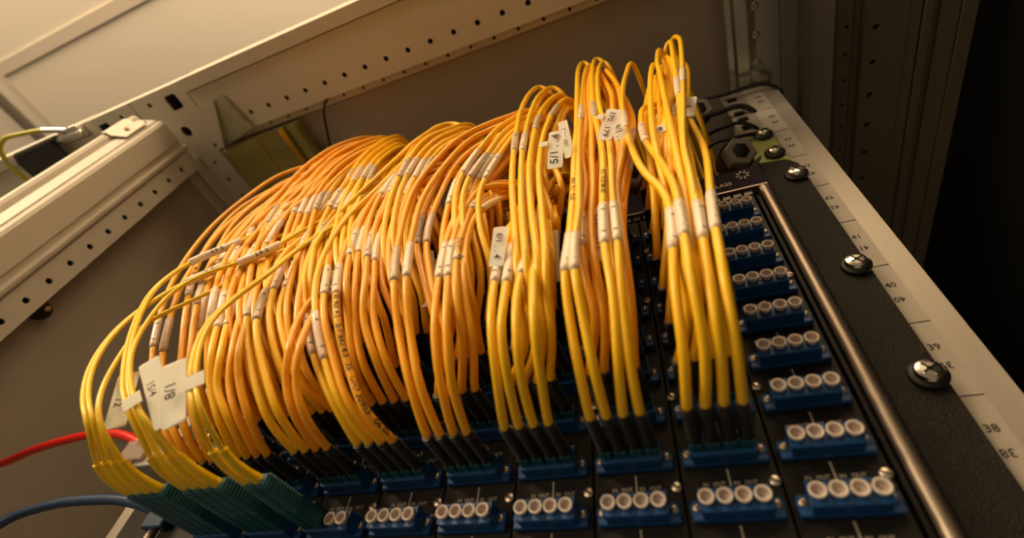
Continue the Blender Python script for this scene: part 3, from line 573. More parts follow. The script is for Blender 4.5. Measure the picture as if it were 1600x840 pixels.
# control points in millimetres: column row socket hue | sleeve from,to | x,y,z ...
CABLE_TABLE = """
11 1 0 0|68,93 196,226|150,-82,1692 153,-101,1701 155,-113,1723 159,-116,1756 159,-115,1781 152,-114,1806 148,-110,1845 147,-106,1891 148,-101,1933 153,-93,1988 161,-88,2022 167,-52,2016 173,-16,1992 175,12,1960 175,34,1898 175,48,1889
11 1 1 0|76,102 181,211|156,-82,1692 160,-103,1699 161,-119,1721 163,-117,1755 164,-116,1783 161,-111,1816 157,-107,1843 156,-104,1870 159,-97,1910 166,-92,1924 173,-88,1928 179,-52,1922 185,-16,1912 187,12,1906 187,34,1898 187,48,1889
11 1 2 0|74,100 110,136|163,-82,1692 165,-103,1699 166,-114,1713 170,-115,1757 173,-111,1795 176,-107,1822 179,-98,1872 179,-88,1922 185,-52,1916 191,-16,1912 193,12,1906 193,34,1898 193,48,1889
11 1 3 0|77,107|169,-82,1692 170,-103,1699 172,-116,1723 176,-114,1762 183,-107,1815 185,-98,1858 185,-88,1907 191,-52,1908 197,-16,1912 199,12,1906 199,34,1898 199,48,1889
11 2 0 0||150,-82,1713 157,-97,1719 157,-104,1737 160,-110,1788 161,-110,1840 164,-106,1889 170,-99,1955 176,-93,1994 180,-88,1982 186,-52,1976 192,-16,1952 194,12,1920 194,34,1898 194,48,1889
11 2 1 0||156,-82,1713 162,-100,1722 165,-111,1746 168,-112,1787 170,-111,1827 173,-106,1886 177,-98,1959 179,-93,1998 185,-88,2031 191,-52,2025 197,-16,2001 199,12,1969 199,34,1898 199,48,1889
11 2 2 0|220,250|163,-82,1713 167,-101,1723 168,-112,1745 172,-114,1788 174,-113,1822 182,-109,1878 195,-99,1973 202,-91,2038 197,-88,2049 203,-52,2043 209,-16,2019 211,12,1987 211,34,1898 211,48,1889
11 2 3 0|197,227|169,-82,1713 169,-100,1724 170,-110,1746 173,-112,1779 174,-111,1821 180,-108,1876 186,-104,1941 194,-93,2032 188,-88,2028 194,-52,2022 200,-16,1998 202,12,1966 202,34,1898 202,48,1889
10 1 0 0|65,92|114,-82,1692 115,-99,1701 114,-109,1719 114,-117,1738 115,-116,1756 116,-115,1783 117,-115,1810 117,-114,1835 117,-109,1885 116,-104,1949 115,-96,2028 119,-92,2055 126,-88,2039 132,-52,2033 138,-16,2009 140,12,1977 140,34,1898 140,48,1889
10 1 1 0|65,91 229,259|121,-82,1692 121,-100,1699 120,-111,1716 119,-119,1733 118,-118,1752 120,-117,1779 120,-116,1803 119,-112,1853 119,-107,1903 119,-98,1982 122,-91,2043 129,-88,2048 135,-52,2042 141,-16,2018 143,12,1986 143,34,1898 143,48,1889
10 1 2 0|78,108 223,253|127,-82,1692 130,-101,1703 132,-112,1725 131,-116,1748 131,-116,1772 132,-115,1800 133,-114,1831 131,-110,1871 128,-106,1914 127,-98,1995 130,-92,2053 138,-88,2045 144,-52,2039 150,-16,2015 152,12,1983 152,34,1898 152,48,1889
10 1 3 0|79,109|133,-82,1692 134,-100,1703 135,-111,1726 136,-114,1753 136,-114,1778 136,-113,1800 137,-113,1826 136,-109,1869 132,-105,1924 132,-97,2003 137,-92,2039 142,-88,2027 148,-52,2021 154,-16,1997 156,12,1965 156,34,1898 156,48,1889
10 2 0 1|65,90|114,-82,1713 122,-99,1726 120,-107,1745 119,-110,1779 122,-110,1812 120,-109,1849 122,-105,1899 120,-100,1956 120,-92,2018 126,-88,2039 132,-52,2033 138,-16,2009 140,12,1977 140,34,1898 140,48,1889
10 2 1 1||121,-82,1713 126,-99,1725 125,-108,1747 124,-110,1777 126,-110,1810 126,-109,1846 126,-105,1896 124,-100,1954 124,-92,2015 130,-88,2033 136,-52,2027 142,-16,2003 144,12,1971 144,34,1898 144,48,1889
10 2 2 1||127,-82,1713 132,-99,1724 133,-107,1745 134,-110,1773 135,-110,1806 141,-109,1837 140,-105,1887 141,-101,1939 136,-93,1994 131,-88,2034 137,-52,2028 143,-16,2004 145,12,1972 145,34,1898 145,48,1889
10 2 3 1||133,-82,1713 137,-100,1728 138,-109,1750 138,-110,1782 138,-110,1805 143,-110,1836 146,-106,1872 147,-103,1917 145,-95,1975 137,-88,2026 143,-52,2020 149,-16,1996 151,12,1964 151,34,1898 151,48,1889
9 1 0 0|73,102|79,-82,1692 83,-103,1700 83,-114,1715 82,-116,1730 81,-115,1755 83,-113,1778 84,-107,1812 84,-98,1853 88,-88,1886 94,-52,1908 100,-16,1912 102,12,1906 102,34,1898 102,48,1889
9 1 1 0|72,102|85,-82,1692 88,-104,1699 88,-115,1712 88,-117,1728 87,-115,1757 87,-110,1795 89,-101,1835 93,-88,1878 99,-52,1908 105,-16,1912 107,12,1906 107,34,1898 107,48,1889
9 1 2 0|76,106|91,-82,1692 93,-103,1699 94,-114,1712 93,-116,1732 94,-114,1760 92,-111,1789 90,-104,1827 91,-96,1858 96,-88,1879 102,-52,1908 108,-16,1912 110,12,1906 110,34,1898 110,48,1889
9 1 3 0|105,135|98,-82,1692 101,-104,1700 102,-117,1714 99,-115,1747 96,-110,1788 96,-103,1825 98,-93,1857 102,-88,1870 108,-52,1908 114,-16,1912 116,12,1906 116,34,1898 116,48,1889
9 2 0 0|187,217|79,-82,1713 92,-99,1718 91,-109,1735 91,-117,1756 85,-116,1796 80,-115,1832 75,-111,1880 71,-106,1945 72,-100,1996 78,-94,2025 88,-88,2016 94,-52,2010 100,-16,1986 102,12,1954 102,34,1898 102,48,1889
9 2 1 0|181,211|85,-82,1713 97,-99,1717 96,-109,1734 96,-118,1753 91,-117,1786 86,-115,1828 82,-112,1874 80,-106,1937 82,-100,1987 90,-93,2016 99,-88,2007 105,-52,2001 111,-16,1977 113,12,1945 113,34,1898 113,48,1889
9 2 2 0|220,250|91,-82,1713 100,-100,1719 100,-109,1733 101,-117,1753 94,-115,1799 89,-113,1844 86,-107,1900 86,-101,1949 91,-94,1987 101,-88,2001 107,-52,1995 113,-16,1971 115,12,1939 115,34,1898 115,48,1889
9 2 3 0|247,277|98,-82,1713 104,-101,1721 104,-110,1735 105,-117,1752 100,-115,1796 95,-112,1842 93,-106,1897 95,-100,1939 99,-93,1976 107,-88,1988 113,-52,1982 119,-16,1958 121,12,1926 121,34,1898 121,48,1889
8 1 0 1|84,114|43,-82,1692 40,-100,1707 32,-108,1730 25,-117,1759 15,-116,1799 8,-115,1851 14,-113,1894 25,-108,1934 54,-99,1967 77,-88,1985 83,-52,1979 89,-16,1955 91,12,1923 91,34,1898 91,48,1889
8 1 1 1|83,113|50,-82,1692 46,-101,1705 40,-110,1727 35,-119,1753 26,-118,1793 21,-117,1835 25,-114,1878 35,-108,1924 60,-98,1956 80,-88,1976 86,-52,1970 92,-16,1946 94,12,1914 94,34,1898 94,48,1889
8 1 2 1|81,111|56,-82,1692 57,-102,1703 55,-113,1722 52,-116,1747 48,-115,1778 47,-113,1812 51,-108,1845 66,-99,1860 80,-88,1868 86,-52,1908 92,-16,1912 94,12,1906 94,34,1898 94,48,1889
8 1 3 1|80,110|62,-82,1692 63,-103,1701 62,-114,1719 59,-118,1743 54,-117,1774 52,-114,1811 56,-108,1844 70,-100,1853 85,-88,1861 91,-52,1908 97,-16,1912 99,12,1906 99,34,1898 99,48,1889
8 2 0 1|99,129|43,-82,1713 50,-99,1727 40,-109,1757 24,-112,1801 21,-111,1851 25,-108,1904 41,-103,1941 62,-88,1973 68,-52,1967 74,-16,1943 76,12,1911 76,34,1898 76,48,1889
8 2 1 1|98,128|50,-82,1713 55,-99,1726 44,-110,1756 31,-112,1798 28,-111,1845 31,-108,1892 46,-102,1926 65,-88,1955 71,-52,1949 77,-16,1925 79,12,1906 79,34,1898 79,48,1889
8 2 2 1|77,107|56,-82,1713 65,-104,1719 63,-117,1742 56,-115,1777 52,-110,1820 56,-102,1852 65,-88,1877 71,-52,1908 77,-16,1912 79,12,1906 79,34,1898 79,48,1889
8 2 3 1|76,106|62,-82,1713 69,-103,1721 65,-114,1745 59,-113,1778 56,-108,1817 60,-102,1840 68,-88,1865 74,-52,1908 80,-16,1912 82,12,1906 82,34,1898 82,48,1889
8 3 0 1|115,145|43,-82,1734 53,-102,1752 45,-111,1778 37,-110,1824 37,-109,1874 49,-104,1916 65,-88,1958 71,-52,1952 77,-16,1928 79,12,1906 79,34,1898 79,48,1889
8 3 1 1|122,152|50,-82,1734 58,-101,1753 51,-110,1776 44,-109,1822 46,-108,1863 57,-104,1900 70,-88,1939 76,-52,1933 82,-16,1912 84,12,1906 84,34,1898 84,48,1889
8 3 2 1||56,-82,1734 64,-107,1740 59,-116,1764 56,-114,1800 56,-107,1833 66,-88,1870 72,-52,1908 78,-16,1912 80,12,1906 80,34,1898 80,48,1889
8 3 3 1||62,-82,1734 67,-106,1741 62,-114,1764 58,-112,1799 61,-106,1825 69,-88,1860 75,-52,1908 81,-16,1912 83,12,1906 83,34,1898 83,48,1889
8 4 0 0|126,156|43,-82,1755 54,-102,1768 49,-114,1800 41,-113,1850 49,-112,1894 60,-105,1941 81,-88,1987 87,-52,1981 93,-16,1957 95,12,1925 95,34,1898 95,48,1889
8 4 1 0|117,147|50,-82,1755 60,-103,1767 55,-115,1797 48,-114,1842 56,-112,1882 64,-105,1930 83,-88,1977 89,-52,1971 95,-16,1947 97,12,1915 97,34,1898 97,48,1889
8 4 2 0|116,146|56,-82,1755 64,-100,1770 57,-110,1802 50,-109,1846 58,-109,1882 68,-104,1924 85,-88,1968 91,-52,1962 97,-16,1938 99,12,1906 99,34,1898 99,48,1889
8 4 3 0|114,144|62,-82,1755 70,-100,1769 62,-110,1801 56,-109,1840 62,-109,1874 71,-104,1918 85,-88,1961 91,-52,1955 97,-16,1931 99,12,1906 99,34,1898 99,48,1889
7 1 0 0|56,86|8,-82,1692 0,-98,1704 -13,-105,1722 -26,-111,1745 -41,-117,1777 -52,-116,1811 -52,-115,1843 -39,-114,1884 -32,-108,1935 -24,-105,1966 -10,-96,2004 13,-88,1990 19,-52,1984 25,-16,1960 27,12,1928 27,34,1898 27,48,1889
7 1 1 0|51,81|14,-82,1692 5,-100,1703 -7,-108,1723 -17,-115,1744 -27,-119,1769 -36,-118,1800 -37,-117,1834 -27,-114,1875 -22,-108,1923 -14,-105,1950 -2,-96,1987 18,-88,1978 24,-52,1972 30,-16,1948 32,12,1916 32,34,1898 32,48,1889
7 1 2 1|95,125|20,-82,1692 11,-100,1701 -3,-110,1726 -14,-117,1750 -34,-115,1799 -41,-115,1836 -41,-112,1870 -36,-107,1901 -14,-99,1919 7,-88,1915 13,-52,1909 19,-16,1912 21,12,1906 21,34,1898 21,48,1889
7 1 3 1|91,121|27,-82,1692 20,-99,1697 9,-110,1718 0,-119,1740 -17,-118,1780 -26,-116,1821 -27,-113,1858 -19,-107,1888 -4,-99,1907 16,-88,1914 22,-52,1908 28,-16,1912 30,12,1906 30,34,1898 30,48,1889
7 2 0 1|99,129|8,-82,1713 5,-100,1722 -1,-110,1744 -7,-118,1768 -21,-116,1812 -25,-115,1854 -22,-109,1895 -4,-101,1913 14,-88,1926 20,-52,1920 26,-16,1912 28,12,1906 28,34,1898 28,48,1889
7 2 1 1|103,133|14,-82,1713 10,-99,1722 2,-108,1744 -4,-115,1770 -17,-114,1811 -21,-113,1852 -16,-108,1884 -2,-101,1904 14,-88,1919 20,-52,1913 26,-16,1912 28,12,1906 28,34,1898 28,48,1889
7 2 2 1|96,126|20,-82,1713 19,-101,1721 10,-111,1741 6,-117,1764 -7,-115,1803 -11,-114,1841 -10,-108,1876 2,-101,1894 16,-88,1911 22,-52,1908 28,-16,1912 30,12,1906 30,34,1898 30,48,1889
7 2 3 1|92,122|27,-82,1713 23,-100,1722 14,-109,1743 9,-114,1765 -4,-113,1805 -6,-112,1836 -5,-107,1867 4,-102,1888 18,-88,1905 24,-52,1908 30,-16,1912 32,12,1906 32,34,1898 32,48,1889
7 3 0 1|150,180|8,-82,1734 9,-101,1747 -1,-110,1770 -13,-115,1812 -21,-114,1855 -23,-109,1908 -26,-102,1969 -20,-88,2023 -14,-52,2017 -8,-16,1993 -6,12,1961 -6,34,1898 -6,48,1889
7 3 1 1|150,180|14,-82,1734 15,-102,1747 5,-111,1769 -7,-115,1809 -13,-114,1849 -18,-110,1901 -18,-102,1958 -15,-88,2013 -9,-52,2007 -3,-16,1983 -1,12,1951 -1,34,1898 -1,48,1889
7 3 2 1|144,174|20,-82,1734 20,-100,1749 9,-109,1771 -4,-111,1813 -10,-111,1848 -11,-108,1893 -11,-101,1944 -12,-88,2001 -6,-52,1995 0,-16,1971 2,12,1939 2,34,1898 2,48,1889
7 3 3 1|143,173|27,-82,1734 27,-102,1748 17,-111,1768 5,-113,1804 -1,-112,1839 -4,-109,1885 -4,-102,1931 -5,-88,1991 1,-52,1985 7,-16,1961 9,12,1929 9,34,1898 9,48,1889
7 4 0 0|150,180|8,-82,1755 15,-99,1763 4,-110,1791 -5,-115,1830 -14,-113,1885 -14,-109,1944 -2,-103,1971 15,-88,1999 21,-52,1993 27,-16,1969 29,12,1937 29,34,1898 29,48,1889
7 4 1 0|149,179|14,-82,1755 20,-99,1763 11,-110,1789 1,-114,1828 -7,-113,1881 -7,-108,1934 3,-102,1964 16,-88,1990 22,-52,1984 28,-16,1960 30,12,1928 30,34,1898 30,48,1889
7 4 2 0|145,175|20,-82,1755 24,-98,1765 13,-108,1794 3,-111,1828 -2,-110,1876 -2,-107,1924 7,-102,1951 19,-88,1981 25,-52,1975 31,-16,1951 33,12,1919 33,34,1898 33,48,1889
7 4 3 0|148,178|27,-82,1755 30,-98,1764 18,-108,1792 9,-110,1828 5,-110,1870 3,-106,1918 10,-102,1943 20,-88,1974 26,-52,1968 32,-16,1944 34,12,1912 34,34,1898 34,48,1889
6 1 0 0|93,123|-28,-82,1692 -35,-100,1700 -51,-111,1725 -68,-117,1754 -84,-115,1791 -92,-114,1824 -91,-110,1857 -84,-102,1893 -84,-88,1939 -78,-52,1933 -72,-16,1912 -70,12,1906 -70,34,1898 -70,48,1889
6 1 1 0|86,116|-22,-82,1692 -26,-101,1699 -39,-111,1719 -55,-119,1747 -71,-117,1786 -77,-116,1817 -76,-110,1846 -73,-102,1883 -72,-88,1927 -66,-52,1921 -60,-16,1912 -58,12,1906 -58,34,1898 -58,48,1889
6 1 2 2|101,120|-15,-82,1692 -17,-101,1698 -23,-109,1711 -23,-116,1724 -30,-115,1747 -28,-114,1769 -29,-109,1793 -31,-103,1819 -49,-88,1874 -43,-52,1908 -37,-16,1912 -35,12,1906 -35,34,1898 -35,48,1889
6 1 3 2|98,117|-9,-82,1692 -11,-101,1697 -16,-109,1709 -16,-116,1722 -21,-115,1743 -20,-114,1763 -21,-109,1787 -23,-104,1811 -43,-88,1871 -37,-52,1908 -31,-16,1912 -29,12,1906 -29,34,1898 -29,48,1889
6 2 0 0|93,123|-28,-82,1713 -32,-99,1717 -44,-110,1736 -57,-116,1761 -71,-115,1798 -86,-112,1843 -93,-106,1884 -99,-88,1947 -93,-52,1941 -87,-16,1917 -85,12,1906 -85,34,1898 -85,48,1889
6 2 1 0|96,126|-22,-82,1713 -26,-99,1718 -40,-108,1739 -53,-113,1762 -64,-112,1795 -75,-110,1837 -81,-105,1871 -87,-88,1927 -81,-52,1921 -75,-16,1912 -73,12,1906 -73,34,1898 -73,48,1889
6 2 2 1|141,171|-15,-82,1713 -24,-98,1717 -36,-106,1737 -49,-114,1766 -67,-113,1814 -78,-111,1862 -78,-106,1902 -75,-88,1969 -69,-52,1963 -63,-16,1939 -61,12,1907 -61,34,1898 -61,48,1889
6 2 3 1|136,166|-9,-82,1713 -16,-101,1716 -26,-110,1733 -35,-117,1759 -51,-116,1802 -61,-113,1846 -64,-107,1880 -60,-88,1947 -54,-52,1941 -48,-16,1917 -46,12,1906 -46,34,1898 -46,48,1889
6 3 0 0|162,192|-28,-82,1734 -27,-96,1742 -44,-105,1766 -55,-113,1796 -75,-112,1849 -85,-110,1911 -87,-104,1966 -85,-88,2034 -79,-52,2028 -73,-16,2004 -71,12,1972 -71,34,1898 -71,48,1889
6 3 1 0|159,189|-22,-82,1734 -20,-98,1741 -34,-109,1763 -42,-116,1788 -60,-115,1836 -71,-112,1894 -78,-104,1958 -80,-88,2027 -74,-52,2021 -68,-16,1997 -66,12,1965 -66,34,1898 -66,48,1889
6 3 2 0|157,187|-15,-82,1734 -17,-97,1742 -33,-105,1766 -43,-112,1793 -60,-111,1840 -66,-110,1890 -70,-104,1945 -75,-88,2016 -69,-52,2010 -63,-16,1986 -61,12,1954 -61,34,1898 -61,48,1889
6 3 3 0|146,176|-9,-82,1734 -9,-100,1741 -20,-110,1761 -29,-116,1784 -43,-115,1824 -54,-112,1879 -63,-105,1937 -68,-88,2005 -62,-52,1999 -56,-16,1975 -54,12,1943 -54,34,1898 -54,48,1889
6 4 0 0|171,201|-28,-82,1755 -26,-100,1772 -43,-110,1806 -64,-110,1862 -76,-109,1927 -79,-104,1981 -72,-88,2032 -66,-52,2026 -60,-16,2002 -58,12,1970 -58,34,1898 -58,48,1889
6 4 1 0|173,203|-22,-82,1755 -16,-103,1768 -29,-115,1798 -50,-115,1849 -63,-112,1910 -71,-104,1972 -66,-88,2019 -60,-52,2013 -54,-16,1989 -52,12,1957 -52,34,1898 -52,48,1889
6 4 2 0|179,209|-15,-82,1755 -11,-103,1768 -23,-116,1796 -41,-114,1843 -55,-111,1902 -64,-103,1964 -62,-88,2008 -56,-52,2002 -50,-16,1978 -48,12,1946 -48,34,1898 -48,48,1889
6 4 3 0|175,205|-9,-82,1755 -3,-104,1766 -14,-117,1792 -34,-115,1837 -46,-111,1894 -57,-104,1949 -57,-88,2000 -51,-52,1994 -45,-16,1970 -43,12,1938 -43,34,1898 -43,48,1889
5 1 0 0|87,117|-63,-82,1692 -63,-100,1699 -73,-110,1716 -79,-117,1734 -97,-116,1768 -108,-114,1802 -121,-106,1842 -131,-88,1897 -125,-52,1908 -119,-16,1912 -117,12,1906 -117,34,1898 -117,48,1889
5 1 1 0|89,119|-57,-82,1692 -57,-101,1700 -68,-110,1715 -72,-116,1732 -89,-115,1764 -100,-113,1796 -108,-106,1830 -116,-88,1880 -110,-52,1908 -104,-16,1912 -102,12,1906 -102,34,1898 -102,48,1889
5 1 2 1|146,176|-51,-82,1692 -53,-100,1701 -63,-108,1717 -69,-114,1737 -87,-113,1773 -102,-111,1810 -108,-106,1842 -124,-88,1907 -118,-52,1908 -112,-16,1912 -110,12,1906 -110,34,1898 -110,48,1889
5 1 3 1|146,176|-45,-82,1692 -45,-101,1700 -53,-110,1715 -58,-117,1731 -74,-115,1767 -88,-113,1799 -93,-107,1827 -109,-88,1893 -103,-52,1908 -97,-16,1912 -95,12,1906 -95,34,1898 -95,48,1889
5 2 0 1|174,204|-63,-82,1713 -62,-99,1720 -76,-110,1741 -93,-119,1774 -116,-117,1822 -146,-114,1883 -164,-105,1949 -164,-88,2005 -158,-52,1999 -152,-16,1975 -150,12,1943 -150,34,1898 -150,48,1889
5 2 1 1|171,201|-57,-82,1713 -57,-99,1721 -70,-109,1743 -87,-117,1774 -110,-115,1819 -138,-112,1879 -153,-105,1935 -161,-88,2000 -155,-52,1994 -149,-16,1970 -147,12,1938 -147,34,1898 -147,48,1889
5 2 2 1|173,203|-51,-82,1713 -52,-99,1722 -66,-108,1743 -83,-115,1773 -104,-114,1816 -130,-111,1873 -141,-105,1922 -148,-88,1984 -142,-52,1978 -136,-16,1954 -134,12,1922 -134,34,1898 -134,48,1889
5 2 3 1|172,202|-45,-82,1713 -44,-101,1722 -56,-111,1740 -72,-117,1769 -91,-115,1807 -115,-111,1861 -127,-105,1908 -142,-88,1974 -136,-52,1968 -130,-16,1944 -128,12,1912 -128,34,1898 -128,48,1889
5 3 0 1|164,194|-63,-82,1734 -66,-99,1742 -80,-110,1767 -94,-118,1799 -119,-116,1853 -133,-113,1907 -134,-105,1961 -142,-88,2036 -136,-52,2030 -130,-16,2006 -128,12,1974 -128,34,1898 -128,48,1889
5 3 1 1|167,197|-57,-82,1734 -60,-99,1743 -76,-108,1768 -89,-115,1799 -115,-114,1852 -125,-111,1903 -123,-105,1945 -137,-88,2026 -131,-52,2020 -125,-16,1996 -123,12,1964 -123,34,1898 -123,48,1889
5 3 2 1|163,193|-51,-82,1734 -52,-99,1743 -66,-109,1766 -81,-115,1795 -105,-114,1844 -113,-112,1890 -111,-105,1931 -125,-88,2009 -119,-52,2003 -113,-16,1979 -111,12,1947 -111,34,1898 -111,48,1889
5 3 3 1|148,178|-45,-82,1734 -49,-99,1746 -65,-107,1770 -78,-112,1797 -97,-111,1841 -107,-110,1883 -103,-105,1923 -117,-88,2001 -111,-52,1995 -105,-16,1971 -103,12,1939 -103,34,1898 -103,48,1889
5 4 0 1|143,173|-63,-82,1755 -63,-100,1775 -83,-109,1808 -99,-113,1855 -116,-112,1919 -120,-108,1982 -104,-100,2019 -87,-88,2037 -81,-52,2031 -75,-16,2007 -73,12,1975 -73,34,1898 -73,48,1889
5 4 1 1|140,170|-57,-82,1755 -58,-100,1776 -77,-109,1808 -93,-112,1854 -109,-111,1916 -108,-107,1967 -97,-99,2009 -86,-88,2032 -80,-52,2026 -74,-16,2002 -72,12,1970 -72,34,1898 -72,48,1889
5 4 2 1|133,163|-51,-82,1755 -51,-101,1775 -67,-109,1804 -81,-113,1843 -96,-112,1901 -100,-108,1956 -90,-100,1996 -79,-88,2017 -73,-52,2011 -67,-16,1987 -65,12,1955 -65,34,1898 -65,48,1889
5 4 3 1|134,164|-45,-82,1755 -42,-103,1772 -56,-113,1798 -66,-116,1832 -85,-114,1890 -87,-109,1938 -85,-100,1984 -76,-88,2009 -70,-52,2003 -64,-16,1979 -62,12,1947 -62,34,1898 -62,48,1889
4 1 0 1|92,117|-99,-82,1692 -106,-95,1701 -125,-103,1722 -144,-109,1747 -156,-114,1771 -177,-116,1810 -196,-115,1856 -203,-114,1902 -199,-111,1945 -192,-106,1985 -171,-98,2009 -140,-88,2012 -134,-52,2006 -128,-16,1982 -126,12,1950 -126,34,1898 -126,48,1889
4 1 1 1|83,109|-93,-82,1692 -99,-96,1700 -116,-104,1720 -132,-110,1744 -140,-116,1766 -161,-117,1805 -174,-116,1843 -180,-115,1885 -177,-111,1924 -172,-106,1964 -154,-97,1991 -131,-88,2001 -125,-52,1995 -119,-16,1971 -117,12,1939 -117,34,1898 -117,48,1889
4 1 2 1|128,158|-86,-82,1692 -93,-97,1702 -106,-104,1722 -117,-111,1746 -135,-117,1780 -161,-116,1819 -182,-115,1866 -189,-113,1914 -180,-107,1952 -165,-100,1984 -146,-88,2008 -140,-52,2002 -134,-16,1978 -132,12,1946 -132,34,1898 -132,48,1889
4 1 3 1|113,143|-80,-82,1692 -86,-97,1703 -101,-105,1725 -111,-112,1749 -129,-117,1785 -146,-116,1818 -161,-115,1864 -161,-112,1906 -149,-107,1939 -135,-99,1971 -118,-88,1994 -112,-52,1988 -106,-16,1964 -104,12,1932 -104,34,1898 -104,48,1889
4 2 0 1|76,106|-99,-82,1713 -109,-98,1731 -126,-107,1762 -139,-115,1796 -164,-113,1847 -176,-113,1896 -168,-109,1944 -153,-103,1977 -143,-88,2029 -137,-52,2023 -131,-16,1999 -129,12,1967 -129,34,1898 -129,48,1889
4 2 1 1|70,100|-93,-82,1713 -102,-99,1729 -118,-107,1759 -128,-115,1789 -151,-114,1837 -158,-113,1883 -158,-109,1932 -144,-103,1966 -136,-88,2015 -130,-52,2009 -124,-16,1985 -122,12,1953 -122,34,1898 -122,48,1889
4 2 2 1|66,96|-86,-82,1713 -90,-101,1726 -101,-111,1752 -107,-120,1777 -131,-119,1823 -139,-117,1864 -139,-111,1911 -132,-104,1951 -128,-88,2006 -122,-52,2000 -116,-16,1976 -114,12,1944 -114,34,1898 -114,48,1889
4 2 3 1|61,91|-80,-82,1713 -84,-101,1725 -93,-111,1750 -98,-119,1774 -120,-118,1815 -125,-117,1852 -130,-112,1901 -123,-104,1938 -121,-88,1995 -115,-52,1989 -109,-16,1965 -107,12,1933 -107,34,1898 -107,48,1889
4 3 0 1|113,143|-99,-82,1734 -111,-97,1751 -131,-106,1786 -145,-114,1828 -155,-113,1873 -152,-112,1910 -140,-109,1951 -143,-102,2023 -125,-88,2057 -119,-52,2051 -113,-16,2027 -111,12,1995 -111,34,1898 -111,48,1889
4 3 1 1|100,130|-93,-82,1734 -101,-98,1747 -118,-107,1779 -127,-116,1818 -139,-115,1860 -138,-114,1896 -126,-110,1935 -134,-102,2007 -120,-88,2046 -114,-52,2040 -108,-16,2016 -106,12,1984 -106,34,1898 -106,48,1889
4 3 2 1|101,131|-86,-82,1734 -95,-98,1747 -110,-107,1777 -119,-115,1812 -132,-114,1854 -124,-113,1883 -115,-110,1921 -122,-103,1989 -110,-88,2033 -104,-52,2027 -98,-16,2003 -96,12,1971 -96,34,1898 -96,48,1889
4 3 3 1|92,122|-80,-82,1734 -85,-99,1745 -98,-110,1772 -104,-119,1803 -112,-117,1837 -111,-116,1869 -105,-111,1909 -115,-102,1979 -105,-88,2018 -99,-52,2012 -93,-16,1988 -91,12,1956 -91,34,1898 -91,48,1889
4 4 0 1|112,142|-99,-82,1755 -108,-101,1778 -126,-110,1818 -140,-115,1864 -144,-114,1912 -145,-111,1975 -132,-104,2022 -109,-88,2051 -103,-52,2045 -97,-16,2021 -95,12,1989 -95,34,1898 -95,48,1889
4 4 1 1|110,140|-93,-82,1755 -103,-100,1777 -118,-109,1814 -129,-113,1856 -138,-112,1907 -133,-110,1962 -125,-104,2011 -102,-88,2037 -96,-52,2031 -90,-16,2007 -88,12,1975 -88,34,1898 -88,48,1889
4 4 2 1|101,131|-86,-82,1755 -93,-100,1775 -108,-110,1810 -116,-114,1846 -126,-113,1895 -120,-110,1943 -118,-103,2000 -100,-88,2028 -94,-52,2022 -88,-16,1998 -86,12,1966 -86,34,1898 -86,48,1889
4 4 3 1|97,127|-80,-82,1755 -83,-101,1771 -96,-111,1803 -104,-116,1837 -109,-115,1877 -112,-111,1935 -111,-104,1986 -95,-88,2019 -89,-52,2013 -83,-16,1989 -81,12,1957 -81,34,1898 -81,48,1889
4 5 0 1||-99,-82,1776 -126,-104,1826 -147,-105,1888 -149,-97,1953 -138,-92,2019 -106,-55,2047 -96,0,2012 -95,27,1948 -95,52,1889
4 5 1 1||-93,-82,1776 -114,-104,1824 -129,-106,1882 -132,-99,1943 -124,-95,2006 -96,-59,2034 -90,-6,2002 -88,26,1945 -88,52,1889
4 5 2 1||-86,-82,1776 -105,-102,1820 -117,-103,1876 -116,-95,1935 -116,-91,1995 -94,-59,2025 -87,-9,1995 -86,25,1942 -86,52,1889
4 5 3 1||-80,-82,1776 -95,-106,1817 -107,-107,1871 -110,-98,1927 -110,-93,1985 -90,-61,2017 -83,-12,1989 -81,23,1939 -81,52,1889
4 6 0 1||-99,-82,1797 -133,-101,1839 -151,-102,1894 -140,-94,1954 -142,-90,2017 -120,-60,2054 -112,-1,2019 -111,27,1951 -111,52,1889
4 6 1 1||-93,-82,1797 -124,-106,1836 -143,-107,1889 -130,-98,1945 -137,-92,2005 -117,-64,2044 -107,-6,2011 -105,26,1949 -106,52,1889
4 6 2 1||-86,-82,1797 -113,-103,1833 -132,-104,1882 -115,-94,1934 -121,-90,1991 -107,-65,2032 -98,-11,2002 -96,24,1946 -96,52,1889
4 6 3 1||-80,-82,1797 -101,-104,1828 -112,-104,1874 -106,-98,1924 -114,-92,1976 -102,-70,2017 -93,-17,1992 -90,22,1942 -91,52,1889
4 7 0 1||-99,-82,1818 -123,-100,1858 -141,-100,1909 -144,-91,1966 -133,-87,2024 -104,-53,2046 -96,0,2012 -95,27,1948 -95,52,1889
4 7 1 1||-93,-82,1818 -114,-102,1855 -129,-104,1903 -131,-96,1956 -123,-92,2011 -96,-58,2033 -90,-6,2002 -88,26,1945 -88,52,1889
4 7 2 1||-86,-82,1818 -108,-101,1852 -123,-100,1897 -123,-92,1947 -119,-88,2000 -96,-58,2024 -87,-9,1995 -86,25,1942 -86,52,1889
4 7 3 1||-80,-82,1818 -92,-105,1848 -103,-106,1892 -105,-98,1940 -107,-92,1990 -89,-61,2016 -83,-12,1989 -81,23,1939 -81,52,1889
4 8 0 1||-99,-82,1839 -133,-97,1870 -154,-96,1916 -144,-87,1967 -145,-84,2022 -120,-58,2053 -112,-1,2019 -111,27,1951 -111,52,1889
4 8 1 1||-93,-82,1839 -123,-101,1867 -140,-100,1910 -127,-90,1958 -135,-86,2010 -116,-61,2043 -107,-6,2011 -105,26,1949 -106,52,1889
4 8 2 1||-86,-82,1839 -113,-100,1865 -131,-98,1904 -114,-88,1947 -121,-85,1996 -107,-63,2031 -98,-11,2002 -96,24,1946 -96,52,1889
